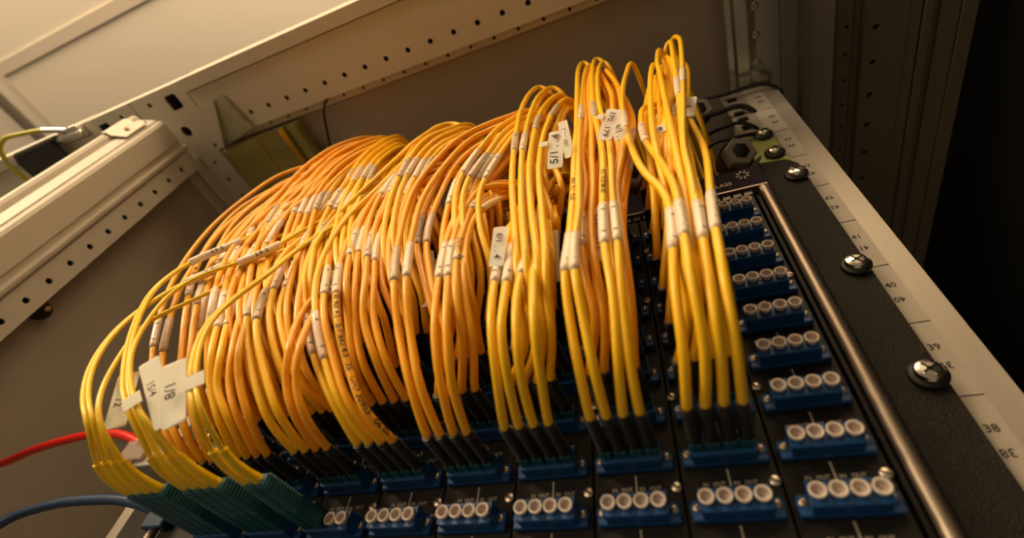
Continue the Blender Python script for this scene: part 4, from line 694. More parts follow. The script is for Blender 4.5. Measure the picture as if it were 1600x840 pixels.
4 8 3 1||-80,-82,1839 -100,-106,1860 -111,-105,1896 -102,-94,1937 -112,-89,1981 -101,-68,2016 -93,-17,1992 -90,22,1942 -91,52,1889
5 5 0 1||-63,-82,1776 -83,-105,1822 -104,-106,1879 -119,-100,1940 -114,-94,2003 -83,-61,2034 -74,-7,2003 -73,25,1945 -73,52,1889
5 5 1 1||-57,-82,1776 -77,-102,1820 -101,-102,1875 -114,-95,1934 -104,-90,1995 -83,-59,2029 -73,-7,1998 -72,25,1943 -72,52,1889
5 5 2 1||-51,-82,1776 -65,-102,1817 -83,-100,1868 -95,-93,1924 -92,-89,1981 -73,-62,2014 -67,-13,1988 -64,23,1939 -65,52,1889
5 5 3 1||-45,-82,1776 -56,-107,1812 -73,-105,1862 -88,-97,1915 -87,-90,1971 -73,-64,2007 -64,-16,1982 -62,21,1937 -62,52,1889
5 6 0 1||-63,-82,1797 -89,-104,1830 -120,-105,1878 -136,-97,1932 -140,-88,1990 -141,-66,2038 -129,-11,2005 -127,25,1947 -128,52,1889
5 6 1 1||-57,-82,1797 -82,-106,1829 -111,-103,1873 -126,-95,1925 -127,-87,1980 -136,-69,2028 -125,-15,1999 -123,23,1945 -123,52,1889
5 6 2 1||-51,-82,1797 -70,-104,1825 -96,-107,1865 -107,-99,1913 -110,-90,1964 -124,-74,2011 -115,-21,1987 -111,20,1940 -111,52,1889
5 6 3 1||-45,-82,1797 -68,-103,1824 -92,-102,1864 -103,-96,1909 -106,-89,1957 -116,-74,2003 -107,-24,1981 -103,18,1937 -103,52,1889
5 7 0 1||-63,-82,1818 -80,-103,1853 -101,-104,1901 -116,-97,1953 -110,-92,2008 -81,-60,2033 -74,-7,2003 -73,25,1945 -73,52,1889
5 7 1 1||-57,-82,1818 -78,-100,1852 -99,-98,1897 -115,-91,1947 -105,-86,2000 -83,-57,2027 -73,-7,1998 -72,25,1943 -72,52,1889
5 7 2 1||-51,-82,1818 -63,-101,1848 -81,-99,1890 -94,-91,1936 -90,-87,1986 -73,-61,2013 -67,-13,1988 -64,23,1939 -65,52,1889
5 7 3 1||-45,-82,1818 -54,-105,1843 -72,-101,1884 -85,-92,1928 -85,-87,1976 -72,-63,2006 -64,-16,1982 -62,21,1937 -62,52,1889
5 8 0 1||-63,-82,1839 -89,-100,1862 -119,-104,1899 -138,-95,1945 -139,-87,1995 -142,-66,2036 -129,-11,2005 -127,25,1947 -128,52,1889
5 8 1 1||-57,-82,1839 -81,-106,1860 -107,-104,1895 -123,-96,1938 -124,-87,1985 -135,-69,2027 -125,-15,1999 -123,23,1945 -123,52,1889
5 8 2 1||-51,-82,1839 -73,-103,1856 -102,-97,1887 -114,-88,1926 -116,-82,1969 -125,-70,2010 -115,-21,1987 -111,20,1940 -111,52,1889
5 8 3 1||-45,-82,1839 -69,-100,1855 -93,-96,1885 -103,-89,1922 -106,-83,1962 -117,-72,2002 -107,-24,1981 -103,18,1937 -103,52,1889
6 5 0 0||-28,-82,1776 -46,-103,1820 -70,-99,1874 -81,-93,1933 -82,-88,1994 -69,-57,2029 -59,-7,1997 -57,25,1943 -58,52,1889
6 5 1 0||-22,-82,1776 -28,-105,1813 -52,-103,1864 -64,-94,1920 -69,-88,1979 -62,-62,2018 -54,-13,1990 -52,23,1940 -52,52,1889
6 5 2 0||-15,-82,1776 -23,-105,1810 -46,-105,1859 -59,-97,1912 -65,-90,1967 -59,-65,2007 -50,-17,1982 -48,21,1937 -48,52,1889
6 5 3 0||-9,-82,1776 -15,-105,1806 -35,-102,1853 -47,-93,1905 -57,-87,1959 -55,-66,2001 -46,-20,1977 -43,19,1934 -43,52,1889
6 6 0 0||-28,-82,1797 -50,-104,1831 -73,-100,1879 -85,-92,1933 -87,-87,1990 -83,-64,2035 -73,-11,2003 -71,25,1946 -71,52,1889
6 6 1 0||-22,-82,1797 -38,-104,1827 -59,-102,1875 -68,-93,1927 -76,-87,1982 -78,-67,2028 -69,-14,1998 -66,24,1945 -66,52,1889
6 6 2 0||-15,-82,1797 -37,-104,1827 -58,-101,1871 -65,-94,1921 -69,-88,1974 -72,-69,2018 -63,-17,1991 -61,22,1941 -61,52,1889
6 6 3 0||-9,-82,1797 -25,-107,1822 -41,-101,1865 -54,-91,1912 -61,-86,1961 -66,-71,2007 -57,-22,1984 -54,19,1938 -54,52,1889
6 7 0 0||-28,-82,1818 -43,-103,1851 -65,-99,1896 -78,-93,1946 -79,-88,1999 -68,-57,2028 -59,-7,1997 -57,25,1943 -58,52,1889
6 7 1 0||-22,-82,1818 -29,-107,1844 -53,-99,1885 -65,-90,1933 -70,-85,1984 -63,-60,2017 -54,-13,1990 -52,23,1940 -52,52,1889
6 7 2 0||-15,-82,1818 -21,-102,1841 -41,-103,1880 -53,-95,1925 -63,-89,1972 -58,-64,2006 -50,-17,1982 -48,21,1937 -48,52,1889
6 7 3 0||-9,-82,1818 -15,-102,1838 -37,-103,1875 -49,-93,1918 -57,-88,1964 -55,-66,2000 -46,-20,1977 -43,19,1934 -43,52,1889
6 8 0 0||-28,-82,1839 -49,-104,1862 -71,-100,1901 -81,-92,1946 -83,-87,1995 -82,-64,2033 -73,-11,2003 -71,25,1946 -71,52,1889
6 8 1 0||-22,-82,1839 -39,-106,1859 -60,-99,1896 -71,-89,1940 -78,-84,1987 -78,-65,2027 -69,-14,1998 -66,24,1945 -66,52,1889
6 8 2 0||-15,-82,1839 -37,-101,1858 -57,-96,1893 -65,-88,1934 -69,-83,1979 -72,-67,2017 -63,-17,1991 -61,22,1941 -61,52,1889
6 8 3 0||-9,-82,1839 -28,-100,1854 -48,-103,1886 -62,-94,1924 -67,-87,1966 -69,-72,2006 -57,-22,1984 -54,19,1938 -54,52,1889
7 5 0 1||8,-82,1776 2,-103,1809 -8,-102,1859 -14,-94,1912 -5,-90,1964 18,-67,1998 26,-20,1976 29,18,1934 29,52,1889
7 5 1 1||14,-82,1776 9,-106,1807 -5,-107,1854 -9,-99,1904 -1,-94,1955 19,-69,1989 26,-23,1968 30,15,1929 30,52,1889
7 5 2 1||20,-82,1776 16,-103,1807 5,-103,1852 3,-96,1899 11,-92,1947 24,-68,1980 29,-24,1960 33,12,1923 33,52,1889
7 5 3 1||27,-82,1776 18,-102,1805 7,-100,1849 3,-93,1895 11,-89,1941 22,-67,1973 30,-25,1954 33,10,1918 34,52,1889
7 6 0 1||8,-82,1797 -3,-104,1830 -15,-100,1877 -17,-90,1929 -21,-85,1982 -16,-65,2023 -8,-14,1995 -6,23,1943 -6,52,1889
7 6 1 1||14,-82,1797 0,-106,1827 -16,-103,1872 -19,-93,1920 -21,-87,1971 -14,-68,2013 -4,-18,1988 -1,21,1940 -1,52,1889
7 6 2 1||20,-82,1797 3,-103,1826 -15,-100,1867 -16,-91,1913 -16,-86,1961 -12,-69,2002 -1,-21,1979 2,18,1936 2,52,1889
7 6 3 1||27,-82,1797 14,-107,1822 -2,-105,1861 -7,-95,1905 -5,-89,1951 -4,-73,1992 5,-25,1972 9,15,1931 9,52,1889
7 7 0 1||8,-82,1818 1,-104,1841 -12,-102,1880 -20,-94,1924 -10,-91,1969 17,-67,1997 26,-20,1976 29,18,1934 29,52,1889
7 7 1 1||14,-82,1818 8,-104,1839 -6,-102,1876 -12,-94,1917 -5,-90,1960 17,-67,1987 26,-23,1968 30,15,1929 30,52,1889
7 7 2 1||20,-82,1818 16,-100,1839 7,-97,1873 2,-90,1912 11,-87,1952 24,-66,1978 29,-24,1960 33,12,1923 33,52,1889
7 7 3 1||27,-82,1818 20,-101,1837 10,-99,1870 7,-92,1907 13,-88,1946 24,-66,1972 30,-25,1954 33,10,1918 34,52,1889
7 8 0 1||8,-82,1839 -7,-105,1861 -22,-101,1899 -24,-91,1941 -27,-86,1987 -18,-65,2022 -8,-14,1995 -6,23,1943 -6,52,1889
7 8 1 1||14,-82,1839 -1,-105,1858 -16,-101,1893 -20,-91,1933 -20,-85,1976 -15,-67,2012 -4,-18,1988 -1,21,1940 -1,52,1889
7 8 2 1||20,-82,1839 7,-104,1857 -9,-101,1889 -12,-92,1926 -10,-87,1966 -11,-70,2001 -1,-21,1979 2,18,1936 2,52,1889
7 8 3 1||27,-82,1839 15,-105,1853 -1,-100,1883 -5,-90,1918 -5,-85,1956 -4,-72,1991 5,-25,1972 9,15,1931 9,52,1889
8 5 0 1||43,-82,1776 52,-106,1807 46,-102,1854 54,-94,1903 68,-88,1952 85,-68,1988 92,-23,1967 95,14,1927 95,52,1889
8 5 1 1||50,-82,1776 56,-105,1803 48,-107,1848 57,-99,1895 67,-92,1942 86,-70,1977 93,-26,1958 97,11,1921 97,52,1889
8 5 2 1||56,-82,1776 57,-104,1806 47,-101,1849 55,-95,1893 69,-90,1938 87,-67,1968 95,-25,1949 98,9,1913 99,52,1889
8 5 3 1||62,-82,1776 63,-105,1804 54,-103,1845 62,-97,1888 74,-91,1931 88,-68,1960 95,-27,1942 99,10,1911 99,52,1889
8 6 0 1||43,-82,1797 44,-102,1817 34,-97,1851 34,-91,1888 46,-87,1926 66,-74,1958 74,-32,1943 79,7,1912 79,52,1889
8 6 1 1||50,-82,1797 51,-103,1815 41,-100,1845 43,-94,1878 54,-90,1912 71,-73,1939 79,-33,1925 84,9,1907 84,52,1889
8 6 2 1||56,-82,1797 60,-107,1798 54,-103,1822 52,-90,1848 62,-76,1873 69,-56,1895 76,-24,1913 80,15,1906 80,52,1889
8 6 3 1||62,-82,1797 63,-105,1799 56,-101,1823 60,-87,1848 68,-71,1872 73,-54,1896 79,-23,1913 83,16,1906 83,52,1889
8 7 0 1||43,-82,1818 52,-105,1838 44,-100,1876 53,-92,1916 67,-87,1957 85,-67,1986 92,-23,1967 95,14,1927 95,52,1889
8 7 1 1||50,-82,1818 57,-107,1835 48,-103,1870 60,-95,1907 70,-88,1947 86,-69,1976 93,-26,1958 97,11,1921 97,52,1889
8 7 2 1||56,-82,1818 61,-103,1838 53,-100,1870 64,-94,1906 75,-89,1943 89,-67,1967 95,-25,1949 98,9,1913 99,52,1889
8 7 3 1||62,-82,1818 65,-100,1835 55,-96,1866 62,-89,1900 74,-85,1936 89,-65,1959 95,-27,1942 99,10,1911 99,52,1889
8 8 0 1||43,-82,1839 48,-101,1849 39,-96,1873 37,-90,1901 51,-86,1931 68,-73,1956 74,-32,1943 79,7,1912 79,52,1889
8 8 1 1||50,-82,1839 57,-99,1846 51,-92,1866 52,-85,1891 62,-83,1917 74,-70,1937 79,-33,1925 84,9,1907 84,52,1889
8 8 2 1||56,-82,1839 60,-104,1829 53,-99,1843 52,-86,1861 63,-72,1878 69,-54,1894 76,-24,1913 80,15,1906 80,52,1889
8 8 3 1||62,-82,1839 64,-102,1831 60,-96,1845 61,-81,1861 70,-66,1877 73,-52,1894 79,-23,1913 83,16,1906 83,52,1889
9 3 0 0||79,-82,1734 94,-108,1774 85,-108,1836 81,-98,1900 76,-93,1967 87,-86,2018 98,-26,1997 103,20,1947 102,52,1889
9 3 1 0||85,-82,1734 94,-108,1772 83,-104,1832 80,-94,1894 79,-90,1958 94,-84,2011 109,-29,1991 113,17,1943 113,52,1889
9 3 2 0||91,-82,1734 97,-108,1770 86,-103,1825 83,-92,1883 81,-88,1942 99,-81,1998 110,-27,1983 115,16,1938 115,52,1889
9 3 3 0||98,-82,1734 103,-108,1768 95,-105,1820 92,-95,1875 94,-89,1931 104,-83,1985 116,-31,1972 121,11,1931 121,52,1889
9 4 0 0||79,-82,1755 81,-106,1765 78,-106,1794 79,-94,1826 81,-86,1860 89,-72,1891 96,-34,1911 102,11,1908 102,52,1889
9 4 1 0||85,-82,1755 89,-106,1763 89,-102,1792 88,-89,1824 92,-82,1857 95,-68,1888 101,-34,1912 107,11,1908 107,52,1889
9 4 2 0||91,-82,1755 91,-106,1764 90,-102,1794 85,-91,1825 87,-83,1858 97,-68,1888 105,-34,1912 110,11,1908 110,52,1889
9 4 3 0||98,-82,1755 104,-106,1762 101,-105,1791 100,-93,1823 99,-84,1856 106,-66,1885 110,-34,1912 116,11,1908 116,52,1889
9 5 0 0||79,-82,1776 89,-105,1805 80,-103,1858 71,-93,1913 70,-89,1972 84,-84,2017 98,-26,1997 103,20,1947 102,52,1889
9 5 1 0||85,-82,1776 97,-105,1803 87,-103,1853 83,-93,1906 81,-89,1963 96,-84,2010 109,-29,1991 113,17,1943 113,52,1889
9 5 2 0||91,-82,1776 99,-108,1801 91,-99,1847 86,-88,1896 85,-85,1947 99,-80,1997 110,-27,1983 115,16,1938 115,52,1889
9 5 3 0||98,-82,1776 102,-105,1799 93,-103,1842 90,-93,1887 92,-87,1936 104,-82,1984 116,-31,1972 121,11,1931 121,52,1889
9 6 0 0||79,-82,1797 85,-104,1796 86,-104,1816 89,-92,1839 87,-84,1865 91,-71,1890 96,-34,1911 102,11,1908 102,52,1889
9 6 1 0||85,-82,1797 87,-107,1794 88,-99,1814 87,-86,1837 89,-80,1862 94,-67,1887 101,-34,1912 107,11,1908 107,52,1889
9 6 2 0||91,-82,1797 91,-105,1795 88,-97,1815 84,-85,1838 87,-79,1863 97,-66,1887 105,-34,1912 110,11,1908 110,52,1889
9 6 3 0||98,-82,1797 105,-104,1793 101,-100,1813 100,-88,1835 101,-80,1861 106,-65,1883 110,-34,1912 116,11,1908 116,52,1889
9 7 0 0||79,-82,1818 87,-108,1837 76,-99,1879 70,-88,1926 67,-86,1977 84,-82,2016 98,-26,1997 103,20,1947 102,52,1889
9 7 1 0||85,-82,1818 95,-102,1834 85,-102,1875 81,-92,1919 79,-88,1968 94,-84,2008 109,-29,1991 113,17,1943 113,52,1889
9 7 2 0||91,-82,1818 98,-108,1832 90,-99,1868 83,-88,1908 84,-84,1952 99,-79,1996 110,-27,1983 115,16,1938 115,52,1889
9 7 3 0||98,-82,1818 106,-102,1830 99,-102,1863 96,-92,1900 97,-87,1941 106,-82,1982 116,-31,1972 121,11,1931 121,52,1889
9 8 0 0||79,-82,1839 83,-104,1827 83,-95,1837 84,-82,1851 84,-77,1870 90,-68,1888 96,-34,1911 102,11,1908 102,52,1889
9 8 1 0||85,-82,1839 87,-107,1826 82,-99,1835 83,-86,1849 86,-79,1867 93,-67,1885 101,-34,1912 107,11,1908 107,52,1889
9 8 2 0||91,-82,1839 92,-104,1827 92,-95,1837 88,-83,1850 90,-77,1868 97,-66,1885 105,-34,1912 110,11,1908 110,52,1889
9 8 3 0||98,-82,1839 104,-107,1825 102,-96,1834 99,-84,1848 101,-77,1866 107,-63,1882 110,-34,1912 116,11,1908 116,52,1889
10 3 0 1||114,-82,1734 118,-106,1785 119,-103,1850 120,-93,1916 119,-87,1983 127,-69,2038 138,-10,2008 140,25,1948 140,52,1889
10 3 1 1||121,-82,1734 123,-104,1784 123,-100,1847 124,-90,1911 121,-85,1977 131,-70,2031 141,-13,2003 144,24,1947 144,52,1889
10 3 2 1||127,-82,1734 132,-104,1784 139,-99,1847 138,-89,1911 136,-83,1978 132,-69,2034 143,-12,2004 145,24,1947 145,52,1889
10 3 3 1||133,-82,1734 138,-103,1783 145,-97,1844 149,-87,1906 145,-81,1970 138,-70,2027 148,-15,1999 151,23,1945 151,52,1889
10 4 0 1||114,-82,1755 121,-102,1801 124,-96,1861 125,-85,1922 122,-81,1986 129,-66,2037 138,-10,2008 140,25,1948 140,52,1889
10 4 1 1||121,-82,1755 122,-102,1800 125,-97,1858 124,-86,1917 120,-82,1979 131,-69,2030 141,-13,2003 144,24,1947 144,52,1889
10 4 2 1||127,-82,1755 133,-102,1800 141,-95,1858 138,-84,1918 137,-79,1980 133,-67,2033 143,-12,2004 145,24,1947 145,52,1889
10 4 3 1||133,-82,1755 139,-105,1799 146,-100,1854 152,-90,1912 148,-84,1973 139,-71,2026 148,-15,1999 151,23,1945 151,52,1889
10 5 0 1||114,-82,1776 121,-102,1817 125,-96,1871 126,-86,1928 122,-81,1988 129,-67,2036 138,-10,2008 140,25,1948 140,52,1889
10 5 1 1||121,-82,1776 126,-104,1816 130,-99,1868 130,-89,1924 127,-84,1982 133,-70,2029 141,-13,2003 144,24,1947 144,52,1889
10 5 2 1||127,-82,1776 134,-102,1816 143,-95,1868 144,-84,1924 139,-79,1983 134,-67,2033 143,-12,2004 145,24,1947 145,52,1889
10 5 3 1||133,-82,1776 139,-104,1814 145,-99,1865 151,-88,1919 147,-82,1975 139,-70,2026 148,-15,1999 151,23,1945 151,52,1889
10 6 0 1||114,-82,1797 119,-101,1833 119,-95,1882 120,-85,1935 118,-81,1991 127,-66,2036 138,-10,2008 140,25,1948 140,52,1889
10 6 1 1||121,-82,1797 124,-104,1831 125,-99,1879 126,-89,1930 124,-84,1984 132,-70,2029 141,-13,2003 144,24,1947 144,52,1889
10 6 2 1||127,-82,1797 134,-103,1831 142,-98,1879 142,-87,1930 140,-81,1985 134,-68,2032 143,-12,2004 145,24,1947 145,52,1889
10 6 3 1||133,-82,1797 136,-104,1830 140,-99,1876 145,-89,1925 143,-82,1978 137,-70,2025 148,-15,1999 151,23,1945 151,52,1889
10 7 0 1||114,-82,1818 118,-101,1848 118,-95,1893 120,-84,1941 118,-80,1993 127,-66,2035 138,-10,2008 140,25,1948 140,52,1889
10 7 1 1||121,-82,1818 122,-100,1847 121,-94,1890 122,-83,1936 119,-79,1987 130,-68,2028 141,-13,2003 144,24,1947 144,52,1889
10 7 2 1||127,-82,1818 135,-100,1847 140,-93,1890 142,-81,1937 138,-77,1988 133,-66,2031 143,-12,2004 145,24,1947 145,52,1889
10 7 3 1||133,-82,1818 140,-101,1846 147,-94,1887 152,-83,1931 148,-78,1980 139,-69,2024 148,-15,1999 151,23,1945 151,52,1889
10 8 0 1||114,-82,1839 120,-100,1864 123,-92,1903 123,-81,1947 121,-78,1996 129,-65,2034 138,-10,2008 140,25,1948 140,52,1889
10 8 1 1||121,-82,1839 122,-101,1863 124,-94,1901 125,-83,1943 122,-80,1989 131,-68,2028 141,-13,2003 144,24,1947 144,52,1889
10 8 2 1||127,-82,1839 135,-99,1863 142,-90,1901 142,-78,1943 140,-75,1990 133,-65,2031 143,-12,2004 145,24,1947 145,52,1889
10 8 3 1||133,-82,1839 136,-100,1862 138,-92,1897 143,-81,1938 143,-76,1983 136,-68,2024 148,-15,1999 151,23,1945 151,52,1889
11 3 0 0||150,-82,1734 161,-103,1773 166,-102,1827 168,-94,1883 173,-90,1940 180,-86,1988 188,-36,1970 193,8,1930 194,52,1889
11 3 1 0||156,-82,1734 167,-108,1781 171,-103,1843 173,-92,1907 177,-85,1973 187,-72,2030 197,-14,2002 199,24,1947 199,52,1889
11 3 2 0||163,-82,1734 170,-107,1786 176,-101,1853 186,-89,1921 195,-84,1992 198,-68,2046 210,-7,2015 211,26,1951 211,52,1889
11 3 3 0||169,-82,1734 173,-107,1785 178,-103,1849 183,-94,1915 190,-89,1982 188,-80,2026 199,-19,2004 202,23,1948 202,52,1889
11 4 0 0||150,-82,1755 160,-100,1789 162,-98,1838 164,-88,1889 169,-86,1942 178,-84,1988 188,-36,1970 193,8,1930 194,52,1889
11 4 1 0||156,-82,1755 164,-106,1796 167,-100,1854 171,-89,1913 174,-83,1975 186,-71,2030 197,-14,2002 199,24,1947 199,52,1889
11 4 2 0||163,-82,1755 172,-106,1801 179,-99,1864 190,-86,1928 200,-81,1994 199,-67,2046 210,-7,2015 211,26,1951 211,52,1889
11 4 3 0||169,-82,1755 171,-104,1800 171,-98,1860 177,-88,1921 185,-84,1984 186,-79,2025 199,-19,2004 202,23,1948 202,52,1889
11 5 0 0||150,-82,1776 155,-101,1805 157,-99,1849 159,-90,1895 164,-87,1945 177,-84,1987 188,-36,1970 193,8,1930 194,52,1889
11 5 1 0||156,-82,1776 168,-106,1812 174,-101,1865 176,-89,1920 181,-83,1978 188,-71,2029 197,-14,2002 199,24,1947 199,52,1889
11 5 2 0||163,-82,1776 170,-107,1817 173,-101,1874 185,-89,1934 194,-84,1997 198,-68,2045 210,-7,2015 211,26,1951 211,52,1889
11 5 3 0||169,-82,1776 171,-106,1816 175,-101,1871 180,-92,1927 188,-87,1987 187,-80,2024 199,-19,2004 202,23,1948 202,52,1889
11 6 0 0||150,-82,1797 161,-97,1821 165,-93,1860 168,-84,1902 171,-82,1947 180,-82,1986 188,-36,1970 193,8,1930 194,52,1889
11 6 1 0||156,-82,1797 165,-105,1828 169,-98,1875 172,-86,1926 175,-81,1980 186,-70,2028 197,-14,2002 199,24,1947 199,52,1889
11 6 2 0||163,-82,1797 168,-106,1833 173,-98,1885 183,-86,1940 194,-81,1999 197,-67,2044 210,-7,2015 211,26,1951 211,52,1889
11 6 3 0||169,-82,1797 175,-105,1832 178,-100,1881 186,-90,1934 191,-86,1989 189,-79,2024 199,-19,2004 202,23,1948 202,52,1889
11 7 0 0||150,-82,1818 158,-99,1836 160,-96,1870 164,-87,1908 168,-84,1950 179,-83,1986 188,-36,1970 193,8,1930 194,52,1889
11 7 1 0||156,-82,1818 164,-103,1843 168,-95,1886 169,-82,1932 174,-78,1983 185,-69,2028 197,-14,2002 199,24,1947 199,52,1889
11 7 2 0||163,-82,1818 171,-103,1848 175,-94,1896 188,-81,1947 197,-78,2002 199,-65,2044 210,-7,2015 211,26,1951 211,52,1889
11 7 3 0||169,-82,1818 172,-103,1848 178,-95,1892 184,-86,1940 190,-82,1992 188,-78,2023 199,-19,2004 202,23,1948 202,52,1889
11 8 0 0||150,-82,1839 161,-98,1852 166,-94,1881 168,-85,1914 173,-83,1952 180,-83,1985 188,-36,1970 193,8,1930 194,52,1889
11 8 1 0||156,-82,1839 167,-104,1859 172,-97,1897 175,-85,1939 179,-80,1985 187,-70,2027 197,-14,2002 199,24,1947 199,52,1889
11 8 2 0||163,-82,1839 170,-105,1864 177,-98,1907 188,-85,1953 198,-81,2004 198,-66,2043 210,-7,2015 211,26,1951 211,52,1889
11 8 3 0||169,-82,1839 173,-101,1863 176,-92,1903 183,-82,1946 190,-79,1994 189,-76,2022 199,-19,2004 202,23,1948 202,52,1889
"""
DUPLEX_TABLE = """
4 0 1|151,171|-87,-122,1672 -99,-133,1685 -120,-135,1703 -139,-135,1727 -152,-132,1758 -149,-127,1787 -139,-122,1805 -129,-118,1817 -107,-112,1849 -84,-92,1879 -67,-48,1899 -59,-8,1897 -57,20,1898 -57,42,1889
4 2 3||-82,-122,1676 -93,-133,1686 -108,-135,1705 -119,-134,1726 -130,-131,1753 -117,-125,1773 -108,-118,1795 -86,-112,1827 -63,-92,1857 -46,-48,1877 -38,-8,1875 -36,20,1898 -36,42,1889
5 0 1|184,214|-64,-122,1678 -77,-133,1689 -100,-135,1711 -132,-134,1749 -159,-130,1791 -156,-127,1816 -150,-123,1831 -134,-118,1845 -112,-112,1877 -89,-92,1907 -72,-48,1927 -64,-8,1925 -62,20,1898 -62,42,1889
5 2 3|181,203|-46,-122,1674 -65,-134,1686 -94,-135,1710 -114,-135,1735 -132,-131,1776 -120,-128,1795 -99,-122,1808 -87,-118,1822 -65,-112,1854 -42,-92,1884 -25,-48,1904 -17,-8,1902 -15,20,1898 -15,42,1889
6 0 1||-24,-122,1672 -31,-134,1682 -52,-135,1707 -66,-134,1734 -70,-130,1756 -63,-125,1782 -62,-118,1815 -40,-112,1847 -17,-92,1877 0,-48,1897 8,-8,1895 10,20,1898 10,42,1889
"""
TAGS = [
((-47.03, -139.0, 1690.11), (-11.0, -10.06, 26.01), (-9.83, -2.38, -0.13), '8/1', 'white flag tag reading 8/1, frontmost of the three at lower left', 6.27, (0, -9, 3.2), 0.0),
((-64.17, -137.5, 1694.67), (20.72, 12.9, -27.13), (8.95, 1.61, 2.35), '15/4', 'white flag tag reading 15/4, tilted just left of the 8/1 tag', 4.51, (0, -8, 3.0), 0.0),
((-103.03, -128.0, 1701.61), (5.39, 8.48, -25.87), (10.42, 3.26, -1.84), '   /2', 'white flag tag ending in /2, leftmost, half behind the thin twin cords', 5.54, None, 0.0),
((107.48, -121.0, 1842.41), (3.77, -10.79, 22.65), (-8.41, -1.58, 3.58), '5/1 . . 4', 'white flag tag reading 5/1..4 below the middle sleeves', 6.68, (4, 5, 1.6), 0.0),
((110.39, -112.0, 1871.5), (-1.72, -12.43, 25.98), (-6.12, -0.44, 1.22), '103 . . 112', 'narrow white tag reading 103..112 just right of the 5/1..4 tag', 3.44, None, 0.0),
((139.38, -124.0, 1846.5), (-8.84, 8.23, -15.98), (6.76, 2.08, -5.13), '170. .179', 'curled white tag reading 170..179 above the fifth-column cables', 4.37, (-4, -4, 1.6), 0.0),
((143.24, -112.0, 1853.4), (2.19, 12.26, -26.17), (7.43, -0.29, -0.39), '9/1 . . 4', 'white flag tag reading 9/1..4 behind the curled tag', 5.22, None, 0.0),
((83.15, -122.0, 1760.78), (-3.15, 7.61, -18.97), (6.82, 1.25, -2.29), '6/1 . . 4', 'white flag tag reading 6/1..4 left of the front yellow bundle', 4.38, None, 0.0),
((125.68, -106.0, 1775.86), (2.79, -11.24, 27.09), (-8.08, -0.81, 2.52), '122 . . 125', 'white flag tag reading 122..125 between two yellow bundles', 4.67, None, 0.0),
((101.21, -100.0, 1773.8), (1.68, -10.7, 26.81), (-7.12, -0.83, 1.91), '101..', 'white flag tag partly hidden behind yellow strands, reading 101', 5.56, None, -3),
((32.33, -104.0, 1773.93), (-3.65, -12.26, 30.84), (-8.97, -1.52, 1.55), '77 . . 80', 'white flag tag reading 77..80 among the orange cables', 5.08, None, 0.0),
((4.35, -102.0, 1799.02), (-3.26, -9.55, 23.1), (-9.23, -1.76, 1.59), '8', 'white tag showing an 8 behind the orange sleeves', 6.67, None, 6),
((-2.08, -104.0, 1862.53), (-0.68, -6.55, 14.71), (-8.83, -2.26, 3.04), '80', 'small white tag peeking out under the upper orange arc', 5.77, None, 0.0),
((185.81, -102.0, 1884.56), (4.24, -6.09, 11.69), (-7.13, -0.16, 2.09), 'E', 'white tag corner beside the tallest loops, left of the grey gland', 4.09, None, 0.0),
((165.85, -108.0, 1854.92), (5.13, -0.62, 0.3), (0.85, 2.07, -4.58), '8', 'tiny curled white tag between the right-hand yellow loops', 4.08, None, 0.0),
((-48.84, -103.0, 1808.81), (-2.61, -6.26, 15.11), (-7.45, -1.84, 1.55), '9', 'small white tag with a 9 left of a wide pink sleeve', 5.48, None, 0.0)
]
# ================================================================ CABLES
HUES = [M_YEL, M_ORY, M_ORA]
HN = ['yellow','golden yellow','orange']
rowname = ['bottom row','second row from bottom','third row from bottom','fourth row from bottom','fifth row from bottom','fourth row from top','third row from top','second row from top','top row']
def boot(P0, sgn=-1):
    """ribbed black boot and teal body of one connector, from the adapter face outwards"""
    b = MB(); x, y, z = P0
    return b
bt = MB(); bt.bbox((-2.5,-15.5,-3.0),(2.5,-8.5,2.6), 0.5); bt.bbox((-0.9,-16.5,2.4),(0.9,-7.5,4.6), 0.3)
CONN = bt.mesh('connector', M_TEAL)
bt = MB(); prof = [(2.9,14.5)]
for i in range(9): prof += [(2.9-0.04*i,15.5+2.3*i),(2.85-0.04*i,16.9+2.3*i),(2.5-0.04*i,17.0+2.3*i),(2.5-0.04*i,17.6+2.3*i)]
prof += [(2.4,37.5)]
bt.lathe(prof, (0,0,0), (0,-1,0), 12); BOOT = bt.mesh('boot', M_BOOT); smooth_angle(BOOT, 35)
def make_cable(c, r, k, hue, slv, pts):
    x = colx(c)+(k-1.5)*6.25
    t = thing('patch_cable', '%s fibre cable in %s socket of column %s from right, %s' % (HN[hue], ORD[k], ORD[12-c], rowname[r]), 'cable', (x, PY, rowz(r)), 'yellow and orange fibre patch cables')
    place('connector', CONN, t, (0,0,0)); place('boot', BOOT, t, (0,0,0))
    pts = [(x,-78,rowz(r)),(x,-82.5,rowz(r))]+pts[1:]
    P = Path(pts, 4.0); b = MB(); tube(b, P, 1.95, seg=10, step=3.2)
    jk = part('jacket', b, HUES[hue], t, smooth=True)
    for i, (a, e) in enumerate(slv):
        b = MB(); tube(b, P, 2.42, a, e, seg=12, step=3.0, prof=lambda q: 0.93+0.07*min(1, 8*min(q, 1-q)))
        sl = part('sleeve', b, M_SLV if random.random() < 0.7 else M_SLVG, t, smooth=True)
        if (e-a) > 14:
            b = MB(); ph = random.uniform(0.1, 0.9)
            s_ = random.choice(['B','7','8','6'])
            for q in (0.22, 0.78): tube_text(b, s_, 3.0, P, a+(e-a)*q, 2.44, ph)
            part('sleeve_print', b, M_GPRINT, sl)
    return t, P
PATHS = {}
